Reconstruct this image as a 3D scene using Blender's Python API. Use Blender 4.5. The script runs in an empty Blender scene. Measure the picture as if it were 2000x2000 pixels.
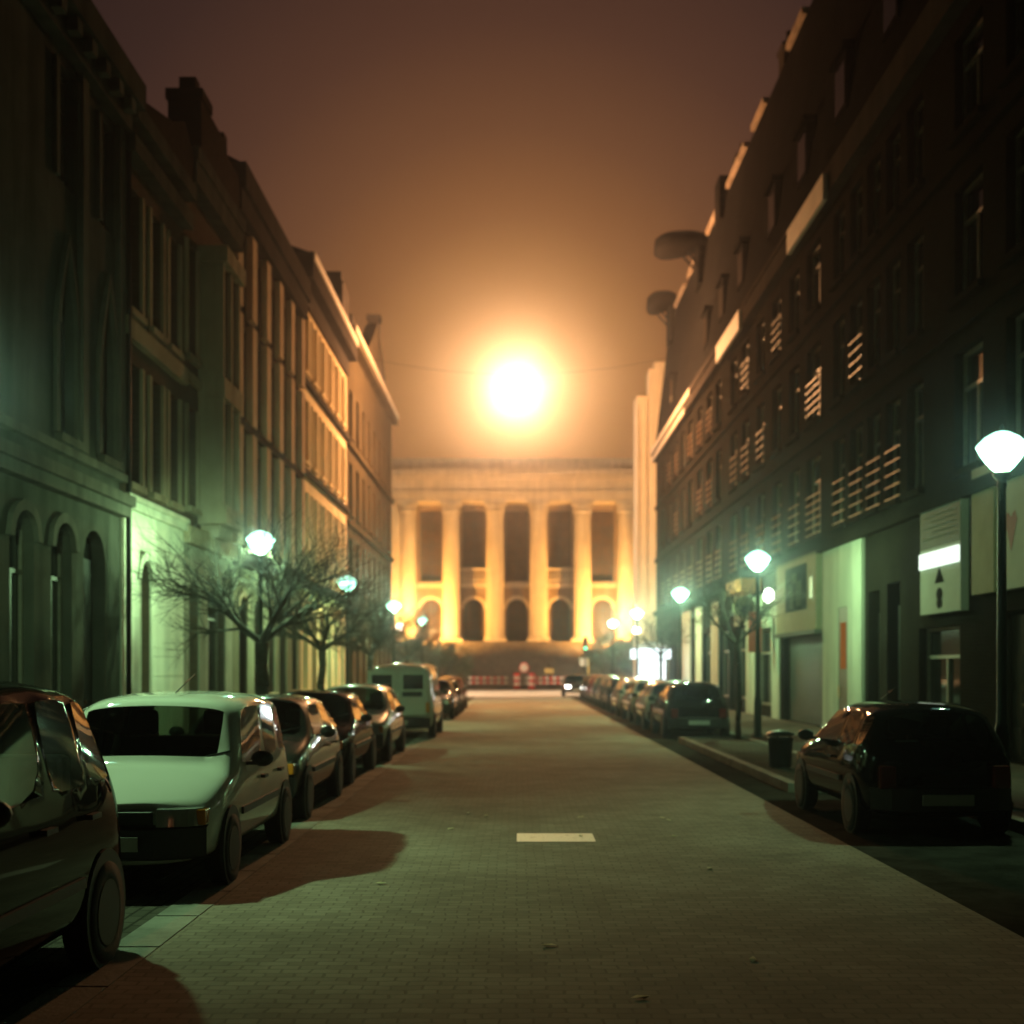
import bpy, bmesh, math, random
from mathutils import Vector, Matrix
R = math.radians
rnd = random.Random(7)
S = bpy.context.scene
COL = S.collection

# ------------------------------------------------------------------ camera
EYE = 1.75
cd = bpy.data.cameras.new("camera")
cam = bpy.data.objects.new("camera", cd)
COL.objects.link(cam)
cam.location = (0, 0, EYE)
cam.rotation_euler = (R(90), 0, 0)
cd.sensor_width = 36
cd.lens = 44.72
cd.shift_x = -0.0047
cd.shift_y = 0.1532
cd.clip_start = 0.1
cd.clip_end = 2000
cd.dof.use_dof = True
cd.dof.focus_distance = 8.5
cd.dof.aperture_fstop = 1.4
S.camera = cam

# ------------------------------------------------------------------ night sky (light-polluted, brown)
SKY_STRENGTH = 1.1
W = bpy.data.worlds.new("World")
S.world = W
W.use_nodes = True
nt = W.node_tree
nt.nodes.clear()
wo = nt.nodes.new("ShaderNodeOutputWorld")
bg = nt.nodes.new("ShaderNodeBackground")
tc = nt.nodes.new("ShaderNodeTexCoord")
nv = nt.nodes.new("ShaderNodeVectorMath"); nv.operation = 'NORMALIZE'
dt = nt.nodes.new("ShaderNodeVectorMath"); dt.operation = 'DOT_PRODUCT'   # the hanging lamp's orange glow painted into the sky, centred on its direction
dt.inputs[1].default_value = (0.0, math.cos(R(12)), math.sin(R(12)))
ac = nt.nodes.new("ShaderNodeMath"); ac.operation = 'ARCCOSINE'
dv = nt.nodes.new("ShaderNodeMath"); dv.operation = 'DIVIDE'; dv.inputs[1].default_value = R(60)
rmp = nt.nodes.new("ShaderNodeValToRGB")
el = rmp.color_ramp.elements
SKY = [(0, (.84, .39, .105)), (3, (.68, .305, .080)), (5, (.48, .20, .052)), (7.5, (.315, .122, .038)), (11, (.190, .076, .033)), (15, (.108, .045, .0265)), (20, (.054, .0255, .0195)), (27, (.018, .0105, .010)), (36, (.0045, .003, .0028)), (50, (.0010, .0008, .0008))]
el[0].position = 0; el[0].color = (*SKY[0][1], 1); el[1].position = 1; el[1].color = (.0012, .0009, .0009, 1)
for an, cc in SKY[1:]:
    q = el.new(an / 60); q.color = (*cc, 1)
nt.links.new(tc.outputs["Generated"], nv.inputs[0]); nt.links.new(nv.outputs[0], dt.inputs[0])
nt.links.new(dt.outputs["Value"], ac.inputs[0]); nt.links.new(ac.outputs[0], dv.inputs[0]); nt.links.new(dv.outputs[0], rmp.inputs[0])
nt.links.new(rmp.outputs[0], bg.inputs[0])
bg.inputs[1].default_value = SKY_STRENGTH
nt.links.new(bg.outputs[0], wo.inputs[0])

# ------------------------------------------------------------------ exposure / sampling
S.view_settings.view_transform = 'Standard'
S.view_settings.look = 'None'
S.view_settings.exposure = -0.5
S.view_settings.gamma = 1.0
S.render.engine = 'CYCLES'
cy = S.cycles
cy.use_denoising = True
cy.max_bounces = 6
cy.diffuse_bounces = 2
cy.glossy_bounces = 3
cy.transmission_bounces = 3
cy.volume_bounces = 0
cy.transparent_max_bounces = 10
cy.sample_clamp_indirect = 4.0
cy.caustics_reflective = False
cy.caustics_refractive = False

# lamp strengths
P_SODIUM = 31000
P_STREET = 1350
P_FLOOD = 33000
P_CROSS = 20000
C_SODIUM = (1.0, 0.465, 0.18)
C_STREET = (0.53, 1.0, 0.47)
HAZE_DENSITY = 0.0021
HAZE_G = 0.95

# ------------------------------------------------------------------ materials
MATS = {}
def mat(name, color=(0.5, 0.5, 0.5), rough=0.7, metallic=0.0, noise=None, bump=None, coat=0.0, spec=0.5, stain=None):
    if name in MATS: return MATS[name]
    m = bpy.data.materials.new(name); m.use_nodes = True
    n = m.node_tree; p = n.nodes["Principled BSDF"]
    p.inputs["Base Color"].default_value = (*color, 1)
    p.inputs["Roughness"].default_value = rough
    p.inputs["Metallic"].default_value = metallic
    p.inputs["Coat Weight"].default_value = coat
    p.inputs["Coat Roughness"].default_value = 0.04
    p.inputs["Specular IOR Level"].default_value = spec
    if noise or bump:
        t = n.nodes.new("ShaderNodeTexCoord")
    if noise:
        sc, am = noise
        nz = n.nodes.new("ShaderNodeTexNoise"); nz.inputs["Scale"].default_value = sc
        nz.inputs["Detail"].default_value = 7; nz.inputs["Roughness"].default_value = 0.65
        n.links.new(t.outputs["Object"], nz.inputs["Vector"])
        rp = n.nodes.new("ShaderNodeValToRGB")
        rp.color_ramp.elements[0].position = 0.3; rp.color_ramp.elements[1].position = 0.72
        rp.color_ramp.elements[0].color = (*[c * (1 - am) for c in color], 1)
        rp.color_ramp.elements[1].color = (*[min(1, c * (1 + am)) for c in color], 1)
        n.links.new(nz.outputs["Fac"], rp.inputs[0])
        n.links.new(rp.outputs[0], p.inputs["Base Color"])
        if stain:   # vertical rain streaks and grime, fixed to the wall
            mp = n.nodes.new("ShaderNodeMapping"); mp.inputs["Scale"].default_value = (2.2, 2.2, 0.18)
            n2 = n.nodes.new("ShaderNodeTexNoise"); n2.inputs["Scale"].default_value = 1.0; n2.inputs["Detail"].default_value = 5
            n.links.new(t.outputs["Object"], mp.inputs[0]); n.links.new(mp.outputs[0], n2.inputs["Vector"])
            r2 = n.nodes.new("ShaderNodeValToRGB")
            r2.color_ramp.elements[0].position = 0.35; r2.color_ramp.elements[0].color = (1 - stain,) * 3 + (1,)
            r2.color_ramp.elements[1].position = 0.62; r2.color_ramp.elements[1].color = (1, 1, 1, 1)
            n.links.new(n2.outputs["Fac"], r2.inputs[0])
            mx = n.nodes.new("ShaderNodeMix"); mx.data_type = 'RGBA'; mx.blend_type = 'MULTIPLY'
            mx.inputs["Factor"].default_value = 1.0
            n.links.new(rp.outputs[0], mx.inputs["A"]); n.links.new(r2.outputs[0], mx.inputs["B"])
            n.links.new(mx.outputs["Result"], p.inputs["Base Color"])
    if bump:
        sc, st = bump
        nb = n.nodes.new("ShaderNodeTexNoise"); nb.inputs["Scale"].default_value = sc; nb.inputs["Detail"].default_value = 4
        n.links.new(t.outputs["Object"], nb.inputs["Vector"])
        b = n.nodes.new("ShaderNodeBump"); b.inputs["Strength"].default_value = st; b.inputs["Distance"].default_value = 0.02
        n.links.new(nb.outputs["Fac"], b.inputs["Height"]); n.links.new(b.outputs[0], p.inputs["Normal"])
    MATS[name] = m
    return m

def brickmat(name, c1, c2, mortar, bw, bh, axes, rough=0.85, bump=0.6, msize=0.012, blotch=0.35, spec=0.0, wobble=0.0):
    if name in MATS: return MATS[name]
    m = bpy.data.materials.new(name); m.use_nodes = True
    n = m.node_tree; p = n.nodes["Principled BSDF"]; p.inputs["Roughness"].default_value = rough
    p.inputs["Specular IOR Level"].default_value = spec
    t = n.nodes.new("ShaderNodeTexCoord"); s = n.nodes.new("ShaderNodeSeparateXYZ"); c = n.nodes.new("ShaderNodeCombineXYZ")
    n.links.new(t.outputs["Object"], s.inputs[0])
    n.links.new(s.outputs[axes[0]], c.inputs[0]); n.links.new(s.outputs[axes[1]], c.inputs[1])
    b = n.nodes.new("ShaderNodeTexBrick")
    if wobble:
        wz = n.nodes.new("ShaderNodeTexNoise"); wz.inputs["Scale"].default_value = 3.5; wz.inputs["Detail"].default_value = 3
        n.links.new(c.outputs[0], wz.inputs["Vector"])
        wm = n.nodes.new("ShaderNodeMix"); wm.data_type = 'RGBA'; wm.blend_type = 'LINEAR_LIGHT'; wm.inputs["Factor"].default_value = wobble
        n.links.new(c.outputs[0], wm.inputs["A"]); n.links.new(wz.outputs["Color"], wm.inputs["B"])
        n.links.new(wm.outputs["Result"], b.inputs["Vector"])
    else:
        n.links.new(c.outputs[0], b.inputs["Vector"])
    b.inputs["Scale"].default_value = 1.0
    b.inputs["Brick Width"].default_value = bw; b.inputs["Row Height"].default_value = bh
    b.inputs["Mortar Size"].default_value = msize; b.inputs["Mortar Smooth"].default_value = 0.3
    b.inputs["Color1"].default_value = (*c1, 1); b.inputs["Color2"].default_value = (*c2, 1); b.inputs["Mortar"].default_value = (*mortar, 1)
    nz = n.nodes.new("ShaderNodeTexNoise"); nz.inputs["Scale"].default_value = 0.55; nz.inputs["Detail"].default_value = 8
    nz.inputs["Roughness"].default_value = 0.7
    n.links.new(t.outputs["Object"], nz.inputs["Vector"])
    rp = n.nodes.new("ShaderNodeValToRGB")
    rp.color_ramp.elements[0].position = 0.3; rp.color_ramp.elements[0].color = (1 - blotch,) * 3 + (1,)
    rp.color_ramp.elements[1].position = 0.7; rp.color_ramp.elements[1].color = (1 + blotch * 0.5,) * 3 + (1,)
    n.links.new(nz.outputs["Fac"], rp.inputs[0])
    mx = n.nodes.new("ShaderNodeMix"); mx.data_type = 'RGBA'; mx.blend_type = 'MULTIPLY'; mx.inputs["Factor"].default_value = 1
    n.links.new(b.outputs["Color"], mx.inputs["A"]); n.links.new(rp.outputs[0], mx.inputs["B"])
    n.links.new(mx.outputs["Result"], p.inputs["Base Color"])
    bp = n.nodes.new("ShaderNodeBump"); bp.inputs["Strength"].default_value = bump; bp.inputs["Distance"].default_value = 0.01
    bp.invert = True
    n.links.new(b.outputs["Fac"], bp.inputs["Height"]); n.links.new(bp.outputs[0], p.inputs["Normal"])
    MATS[name] = m
    return m

def emit(name, color, strength, see_through=False):
    if name in MATS: return MATS[name]
    m = bpy.data.materials.new(name); m.use_nodes = True
    n = m.node_tree; n.nodes.clear()
    o = n.nodes.new("ShaderNodeOutputMaterial"); e = n.nodes.new("ShaderNodeEmission")
    e.inputs[0].default_value = (*color, 1); e.inputs[1].default_value = strength
    if see_through:
        a = n.nodes.new("ShaderNodeAddShader"); t = n.nodes.new("ShaderNodeBsdfTransparent")
        n.links.new(e.outputs[0], a.inputs[0]); n.links.new(t.outputs[0], a.inputs[1]); n.links.new(a.outputs[0], o.inputs[0])
        m.cycles.emission_sampling = 'NONE'
    else:
        n.links.new(e.outputs[0], o.inputs[0])
    MATS[name] = m
    return m

def glassmat(name, tint, fres=1.35):
    if name in MATS: return MATS[name]
    m = bpy.data.materials.new(name); m.use_nodes = True
    n = m.node_tree; n.nodes.clear()
    o = n.nodes.new("ShaderNodeOutputMaterial"); g = n.nodes.new("ShaderNodeBsdfGlossy"); t = n.nodes.new("ShaderNodeBsdfTransparent")
    g.inputs["Roughness"].default_value = 0.03; t.inputs[0].default_value = (*tint, 1)
    f = n.nodes.new("ShaderNodeFresnel"); f.inputs[0].default_value = fres
    mx = n.nodes.new("ShaderNodeMixShader")
    n.links.new(f.outputs[0], mx.inputs[0]); n.links.new(t.outputs[0], mx.inputs[1]); n.links.new(g.outputs[0], mx.inputs[2])
    n.links.new(mx.outputs[0], o.inputs[0])
    MATS[name] = m
    return m

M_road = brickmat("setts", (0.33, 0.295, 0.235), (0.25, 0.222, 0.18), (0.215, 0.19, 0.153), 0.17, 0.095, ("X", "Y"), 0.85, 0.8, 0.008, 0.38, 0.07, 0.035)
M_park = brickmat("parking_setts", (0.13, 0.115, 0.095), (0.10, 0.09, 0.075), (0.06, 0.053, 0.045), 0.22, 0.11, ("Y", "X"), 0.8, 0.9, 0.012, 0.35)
M_pave = brickmat("paving_slabs", (0.14, 0.125, 0.105), (0.11, 0.10, 0.085), (0.055, 0.05, 0.043), 0.4, 0.4, ("X", "Y"), 0.8, 0.5, 0.01, 0.3)
M_conc = mat("concrete", (0.19, 0.178, 0.15), 0.85, spec=.1, noise=(2.5, 0.4), bump=(40, 0.3))
M_gutter = mat("gutter_concrete", (0.25, 0.24, 0.205), 0.8, spec=.1, noise=(1.3, 0.5), bump=(40, 0.3))
M_ground = mat("earth", (0.09, 0.085, 0.07), 0.95, noise=(0.6, 0.4))
M_cross = mat("pale_concrete", (0.72, 0.64, 0.5), 0.75, noise=(0.5, 0.12))
M_asph = mat("dark_asphalt", (0.06, 0.055, 0.05), 0.85, noise=(3, 0.3), bump=(60, 0.4))
M_lane = mat("shade_dark_asphalt", (0.055, 0.05, 0.044), 0.9, noise=(2.2, 0.45), bump=(70, 0.5), spec=0.0)  # very dark tone puts the shade of the right lane into its colour
M_white = mat("road_paint", (0.90, 0.87, 0.78), 0.55, noise=(8, 0.12))
M_glass = mat("window_glass", (0.010, 0.010, 0.009), 0.09, noise=(0.7, 0.3), spec=0.6)
M_blackmetal = mat("black_metal", (0.014, 0.015, 0.015), 0.55, 0.2, spec=0.3)
M_pole = mat("dark_green_pole", (0.018, 0.03, 0.026), 0.45, 0.2)
M_rail = mat("painted_rail", (0.40, 0.24, 0.14), 0.5, 0.0)
M_brass = mat("lamplit_eave_pale", (0.62, 0.52, 0.42), 0.6, noise=(1.5, 0.15))
M_bark = mat("bark", (0.045, 0.040, 0.030), 0.9, noise=(9, 0.4), bump=(30, 0.6))
M_leaf = mat("evergreen_leaf", (0.040, 0.05, 0.022), 0.7, noise=(2, 0.4))
M_slate = brickmat("slate_roof", (0.022, 0.020, 0.020), (0.016, 0.015, 0.015), (0.010, 0.010, 0.010), 0.3, 0.2, ("Y", "Z"), 0.7, 0.6)
M_red = mat("red_paint", (0.55, 0.035, 0.02), 0.45)
M_whitep = mat("white_paint", (0.62, 0.58, 0.50), 0.5, noise=(6, 0.06))
M_frame = mat("window_frame", (0.16, 0.14, 0.11), 0.55, noise=(5, 0.25))
M_framew = mat("pale_frame", (0.55, 0.50, 0.40), 0.55, noise=(5, 0.2))
M_door = mat("dark_door", (0.022, 0.020, 0.017), 0.4, noise=(4, 0.4))
M_lampglass = emit("lamp_glass", (0.40, 1.0, 0.76), 9, True)
M_hoodglare = emit("hood_glare", (0.52, 1.0, 0.80), 3.2); M_hoodglare.cycles.emission_sampling = 'NONE'  # glow painted onto the opaque hood in place of the lamp's glare
M_pinkglass = emit("pink_lamp_glass", (1.0, 0.80, 0.72), 14, True)
M_sodium = emit("sodium_globe", (1.0, 0.72, 0.36), 60, True)

def WL(name, c, am=0.25, stain=0.35): return mat(name, c, 0.9, noise=(0.9, am), bump=(25, 0.25), stain=stain, spec=0.0)

# ------------------------------------------------------------------ mesh helper
class MB:
    def __init__(self): self.v = []; self.f = []; self.s = []
    def quad(self, *p, smooth=False):
        i = len(self.v); self.v += [tuple(q) for q in p]; self.f.append(tuple(range(i, i + len(p)))); self.s.append(smooth)
        return self
    def box(self, x0, x1, y0, y1, z0, z1):
        a = [(x0, y0, z0), (x1, y0, z0), (x1, y1, z0), (x0, y1, z0), (x0, y0, z1), (x1, y0, z1), (x1, y1, z1), (x0, y1, z1)]
        i = len(self.v); self.v += a
        for f in ((0, 3, 2, 1), (4, 5, 6, 7), (0, 1, 5, 4), (1, 2, 6, 5), (2, 3, 7, 6), (3, 0, 4, 7)):
            self.f.append(tuple(i + k for k in f)); self.s.append(False)
        return self
    def tube(self, p0, p1, r0, r1=None, n=6, caps=True):
        r1 = r0 if r1 is None else r1
        p0 = Vector(p0); p1 = Vector(p1); d = (p1 - p0)
        if d.length < 1e-6: return self
        d.normalize(); a = d.orthogonal().normalized(); b = d.cross(a); i = len(self.v)
        for p, r in ((p0, r0), (p1, r1)):
            for k in range(n):
                t = 2 * math.pi * k / n; self.v.append(tuple(p + (a * math.cos(t) + b * math.sin(t)) * r))
        for k in range(n):
            self.f.append((i + k, i + (k + 1) % n, i + n + (k + 1) % n, i + n + k)); self.s.append(n > 4)
        if caps:
            self.f.append(tuple(i + k for k in reversed(range(n)))); self.s.append(False)
            self.f.append(tuple(i + n + k for k in range(n))); self.s.append(False)
        return self
    def lathe(self, prof, c=(0, 0, 0), n=20, axis='z', smooth=True):
        i = len(self.v)
        for (r, h) in prof:
            for k in range(n):
                t = 2 * math.pi * k / n; x = r * math.cos(t); y = r * math.sin(t)
                q = (x, y, h) if axis == 'z' else ((h, x, y) if axis == 'x' else (x, h, y))
                self.v.append((c[0] + q[0], c[1] + q[1], c[2] + q[2]))
        for j in range(len(prof) - 1):
            for k in range(n):
                self.f.append((i + j * n + k, i + j * n + (k + 1) % n, i + (j + 1) * n + (k + 1) % n, i + (j + 1) * n + k)); self.s.append(smooth)
        for j in (0, len(prof) - 1):
            if prof[j][0] > 1e-4:
                self.f.append(tuple(i + j * n + k for k in range(n))); self.s.append(False)
        return self
    def prism(self, poly, x0, x1):      # polygon in (y,z) extruded along x
        i = len(self.v); n = len(poly)
        for x in (x0, x1): self.v += [(x, p[0], p[1]) for p in poly]
        self.f.append(tuple(i + k for k in reversed(range(n)))); self.f.append(tuple(i + n + k for k in range(n))); self.s += [False, False]
        for k in range(n):
            self.f.append((i + k, i + (k + 1) % n, i + n + (k + 1) % n, i + n + k)); self.s.append(False)
        return self
    def build(self, name, m, parent=None, bevel=0):
        me = bpy.data.meshes.new(name); me.from_pydata(self.v, [], self.f); me.polygons.foreach_set("use_smooth", self.s)
        if m: me.materials.append(m)
        o = bpy.data.objects.new(name, me); COL.objects.link(o)
        if parent: o.parent = parent
        if bevel:
            b = o.modifiers.new("bevel", 'BEVEL'); b.width = bevel; b.segments = 2; b.limit_method = 'ANGLE'
        return o

def empty(name, loc, rz=0, label=None, cat=None, group=None):
    o = bpy.data.objects.new(name, None); COL.objects.link(o); o.empty_display_size = 0.3
    o.location = loc; o.rotation_euler = (0, 0, rz)
    tag(o, label, cat, group)
    return o
def tag(o, label=None, cat=None, group=None, kind=None):
    if label: o["label"] = label
    if cat: o["category"] = cat
    if group: o["group"] = group
    if kind: o["kind"] = kind
    return o
def struct(name, mb, m):
    return tag(mb.build(name, m), kind="structure")
def kids(o): return [c for c in bpy.data.objects if c.parent == o]
def copy_tree(o, parent=None):
    c = o.copy(); COL.objects.link(c); c.parent = parent
    for ch in kids(o): copy_tree(ch, c)
    return c

def point(name, loc, power, color, radius, parent=None):
    l = bpy.data.lights.new(name, 'POINT'); l.energy = power; l.color = color; l.shadow_soft_size = radius
    o = bpy.data.objects.new(name, l); COL.objects.link(o); o.location = loc; o.parent = parent
    return o

XL, XR = -7.8, 8.5            # facade planes
KL, KR = -4.55, 5.35          # kerb faces
# ------------------------------------------------------------------ ground, road, pavements
struct("ground", MB().quad((-140, -14, -0.06), (140, -14, -0.06), (140, 175, -0.06), (-140, 175, -0.06)), M_ground)
struct("road", MB().quad((-2.25, -12, 0), (3.3, -12, 0), (3.3, 79.5, 0), (-2.25, 79.5, 0)), M_road)
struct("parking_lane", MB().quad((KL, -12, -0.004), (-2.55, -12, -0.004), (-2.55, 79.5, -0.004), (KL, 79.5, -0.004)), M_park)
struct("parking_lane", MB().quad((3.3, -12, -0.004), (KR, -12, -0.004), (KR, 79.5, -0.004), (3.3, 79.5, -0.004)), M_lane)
g = MB()
y = -12.0
while y < 79:
    g.box(-2.55, -2.25, y, y + 0.97, -0.05, 0.006); y += 1.0
struct("gutter", g, M_gutter)
for x0, x1 in ((KL - 0.15, KL), (KR, KR + 0.15)):
    k = MB(); y = -12.0
    while y < 79:
        k.box(x0, x1, y, y + 0.985, -0.05, 0.13); y += 1.0
    struct("kerb", k, M_conc)
struct("pavement", MB().box(XL - 0.3, KL - 0.15, -12, 79.5, -0.05, 0.126), M_pave)
struct("pavement", MB().box(KR + 0.15, XR + 0.3, -12, 79.5, -0.05, 0.126), M_pave)
# widened pavement with a tree and a lamp between the parked cars on the right
struct("pavement", MB().box(4.0, KR, 18.2, 30.2, -0.05, 0.12), M_pave)
kb = MB().box(3.85, 4.0, 18.2, 30.2, -0.05, 0.13); kb.box(3.85, KR, 18.05, 18.2, -0.05, 0.13); kb.box(3.85, KR, 30.2, 30.35, -0.05, 0.13)
struct("kerb", kb, M_conc)
struct("cross_street", MB().quad((-90, 79.5, 0.0), (90, 79.5, 0.0), (90, 108, 0.0), (-90, 108, 0.0)), M_cross)
struct("plaza", MB().box(-90, 90, 108, 129.0, -0.05, 0.13), M_asph)
struct("road_marking", MB().quad((0.0, 12.85, 0.005), (0.80, 12.85, 0.005), (0.80, 13.5, 0.005), (0.0, 13.5, 0.005)), M_white)

def worn_paint():
    m = bpy.data.materials.new("worn_road_paint"); m.use_nodes = True
    n = m.node_tree; p = n.nodes["Principled BSDF"]; p.inputs["Roughness"].default_value = .6; p.inputs["Specular IOR Level"].default_value = .2
    t = n.nodes.new("ShaderNodeTexCoord"); nz = n.nodes.new("ShaderNodeTexNoise"); nz.inputs["Scale"].default_value = 16; nz.inputs["Detail"].default_value = 8; nz.inputs["Roughness"].default_value = .75
    n.links.new(t.outputs["Object"], nz.inputs["Vector"])
    r_ = n.nodes.new("ShaderNodeValToRGB"); r_.color_ramp.elements[0].position = .33; r_.color_ramp.elements[0].color = (.16, .145, .115, 1)
    r_.color_ramp.elements[1].position = .43; r_.color_ramp.elements[1].color = (.90, .87, .77, 1)
    n.links.new(nz.outputs["Fac"], r_.inputs[0]); n.links.new(r_.outputs[0], p.inputs["Base Color"])
    return m
M_worn = worn_paint(); bpy.data.objects["road_marking"].data.materials[0] = M_worn
lr = random.Random(5)
for i in range(14):
    lx, ly, la = lr.uniform(-1.2, 1.8), lr.uniform(5.4, 16), lr.uniform(0, 6.28)
    c_, s_ = math.cos(la), math.sin(la); q = MB(); P = [(-.05, 0, .006), (-.015, .025, .016), (.03, .018, .010), (.06, 0, .018), (.02, -.022, .007), (-.02, -.024, .014)]
    q.quad(*[(x * c_ - y * s_, x * s_ + y * c_, z) for x, y, z in P])
    o = q.build("fallen_leaf", mat("dry_leaf", (.62, .54, .34), .8, spec=.1)); o.location = (lx, ly, 0)
    tag(o, "pale dry leaf lying on the paved road", "leaf", "dry leaves scattered on the road")

# ------------------------------------------------------------------ buildings along the street
class Building:
    """local x = out of the facade, local y = along it, z up"""
    def __init__(s, name, label, side, d0, d1, top, wallm, plane=None, back=9.0):
        s.side, s.d0, s.d1, s.top, s.wallm, s.back = side, d0, d1, top, wallm, back
        if side == 'L':
            s.plane = XL if plane is None else plane; s.root = empty(name, (s.plane, d0, 0), 0, label, "building")
        elif side == 'R':
            s.plane = XR if plane is None else plane; s.root = empty(name, (s.plane, d1, 0), math.pi, label, "building")
        s.U = d1 - d0; s.win = []
    def u(s, d): return d - s.d0 if s.side == 'L' else s.d1 - d
    def uu(s, a, b): return tuple(sorted((s.u(a), s.u(b))))
    def window(s, a, b, z0, z1, arch=0, kind='window', pointed=False, **kw):
        s.win.append(dict(u=s.uu(a, b), z=(z0, z1), arch=arch, kind=kind, pointed=pointed, **kw))
    def arc(s, w, n=10):
        (u0, u1), (z0, z1), a = w['u'], w['z'], w['arch']; c = (u0 + u1) / 2; r = (u1 - u0) / 2; pts = []
        for k in range(n + 1):
            t = -1 + 2 * k / n
            h = (1 - abs(t)) ** 0.72 if w['pointed'] else math.sqrt(max(0, 1 - t * t))
            pts.append((c + t * r, z1 - a + a * h))
        return pts
    def wall(s, depth=0.24):
        m = MB(); Us = {0, s.U}; Zs = {0, s.top}
        for w in s.win:
            Us |= set(w['u']); Zs |= set(w['z'])
        Us, Zs = sorted(Us), sorted(Zs)
        for a, b in zip(Us, Us[1:]):
            for c, d in zip(Zs, Zs[1:]):
                um, zm = (a + b) / 2, (c + d) / 2
                if any(w['u'][0] < um < w['u'][1] and w['z'][0] < zm < w['z'][1] for w in s.win): continue
                m.quad((0, a, c), (0, b, c), (0, b, d), (0, a, d))
        for w in s.win:
            (u0, u1), (z0, z1), a = w['u'], w['z'], w['arch']; D = -depth
            m.quad((0, u0, z0), (D, u0, z0), (D, u0, z1), (0, u0, z1)); m.quad((0, u1, z0), (D, u1, z0), (D, u1, z1), (0, u1, z1))
            m.quad((0, u0, z0), (0, u1, z0), (D, u1, z0), (D, u0, z0)); m.quad((0, u0, z1), (0, u1, z1), (D, u1, z1), (D, u0, z1))
            if a:
                p = s.arc(w)
                for q, r in zip(p, p[1:]):
                    m.quad((0, q[0], q[1]), (0, r[0], r[1]), (0, r[0], z1), (0, q[0], z1))
                    m.quad((0, q[0], q[1]), (0, r[0], r[1]), (D, r[0], r[1]), (D, q[0], q[1]))
        B = -s.back
        m.quad((0, 0, 0), (B, 0, 0), (B, 0, s.top), (0, 0, s.top)); m.quad((0, s.U, 0), (B, s.U, 0), (B, s.U, s.top), (0, s.U, s.top))
        m.quad((B, 0, 0), (B, s.U, 0), (B, s.U, s.top), (B, 0, s.top)); m.quad((0, 0, s.top), (0, s.U, s.top), (B, s.U, s.top), (B, 0, s.top))
        m.build("wall", s.wallm, s.root)
        for w in s.win: s.fit(w, depth)
    def fit(s, w, depth):
        (u0, u1), (z0, z1) = w['u'], w['z']; D = -depth; fm = w.get('fm', M_frame)
        if w['kind'] == 'door':
            d = MB().box(D - 0.05, D, u0 + .04, u1 - .04, z0, z1 - (0.5 if z1 - z0 > 2.8 else 0.05))
            nz = 3
            for k in range(nz):
                h = (z1 - .7 - z0) / nz
                d.box(D, D + .02, u0 + .14, (u0 + u1) / 2 - .06, z0 + .12 + k * h, z0 + h - .05 + k * h)
                d.box(D, D + .02, (u0 + u1) / 2 + .06, u1 - .14, z0 + .12 + k * h, z0 + h - .05 + k * h)
            o = d.build("door", w.get('fm', M_door), s.root)
            MB().box(D - .03, D - .01, u0 + .02, u1 - .02, z1 - .5, z1).build("fanlight", M_glass, o)
            MB().lathe([(.0, 0), (.035, .01), (.04, .05), (0, .08)], (D + .0, (u0 + u1) / 2 + .1, z0 + 1.0), 8, 'x').build("handle", M_rail, o)
            return
        if w['kind'] == 'shutter':
            d = MB(); z = z0
            while z < z1 - .05:
                d.box(D, D + .05, u0 + .03, u1 - .03, z, z + .085); z += .1
            d.build("roller_shutter", w.get('fm', M_frame), s.root); return
        t = 0.07; f = MB(); c = (u0 + u1) / 2; x0, x1 = D + .01, D + .07
        f.box(x0, x1, u0, u0 + t, z0, z1); f.box(x0, x1, u1 - t, u1, z0, z1)
        f.box(x0, x1, u0 + t, u1 - t, z0, z0 + t); f.box(x0, x1, u0 + t, u1 - t, z1 - t, z1)
        tr = z0 + (z1 - z0) * 0.68
        f.box(x0, x1 - .01, c - .035, c + .035, z0 + t, tr); f.box(x0, x1 - .005, u0 + t, u1 - t, tr, tr + .07)
        o = f.build("window", fm, s.root)
        MB().quad((D, u0, z0), (D, u1, z0), (D, u1, z1), (D, u0, z1)).build("pane", w.get('gm', M_glass), o)
        if w.get('sill'):
            MB().box(0.003, .14, u0 - .1, u1 + .1, z0 - .14, z0 - .003).build("sill", w['sill'], o)
        if w.get('head'):
            h = MB()
            if w['arch']:
                p = s.arc(w, 12); e = .17
                cx, cz = c, z1 - w['arch']
                def off(q):
                    v = Vector((q[0] - cx, q[1] - cz)); v = v.normalized() if v.length > 1e-6 else Vector((0, 1))
                    return (q[0] + v.x * e, q[1] + v.y * e)
                for q, r in zip(p, p[1:]):
                    a, b = off(q), off(r)
                    h.quad((.09, q[0], q[1]), (.09, r[0], r[1]), (.09, b[0], b[1]), (.09, a[0], a[1]))
                    h.quad((.09, a[0], a[1]), (.09, b[0], b[1]), (.003, b[0], b[1]), (.003, a[0], a[1]))
                    h.quad((.09, q[0], q[1]), (.09, r[0], r[1]), (.003, r[0], r[1]), (.003, q[0], q[1]))
            else:
                h.box(.003, .16, u0 - .15, u1 + .15, z1 + .02, z1 + .2)
            h.build("hood_mould", w['head'], o)
        if w.get('jamb'):
            j = MB(); j.box(.003, .07, u0 - .16, u0 - .003, z0, z1 - w['arch']); j.box(.003, .07, u1 + .003, u1 + .16, z0, z1 - w['arch'])
            j.build("surround", w['jamb'], o)
        if w.get('rail'):
            n, h, pr = w['rail'], 1.1, .02
            b = MB()
            for k in range(n):
                zz = z0 + .06 + k * h / (n - 1)
                b.box(pr - .012, pr + .012, u0 - .04, u1 + .04, zz - .014, zz + .014)
            b.build("balcony_rail", M_rail, o)
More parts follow.
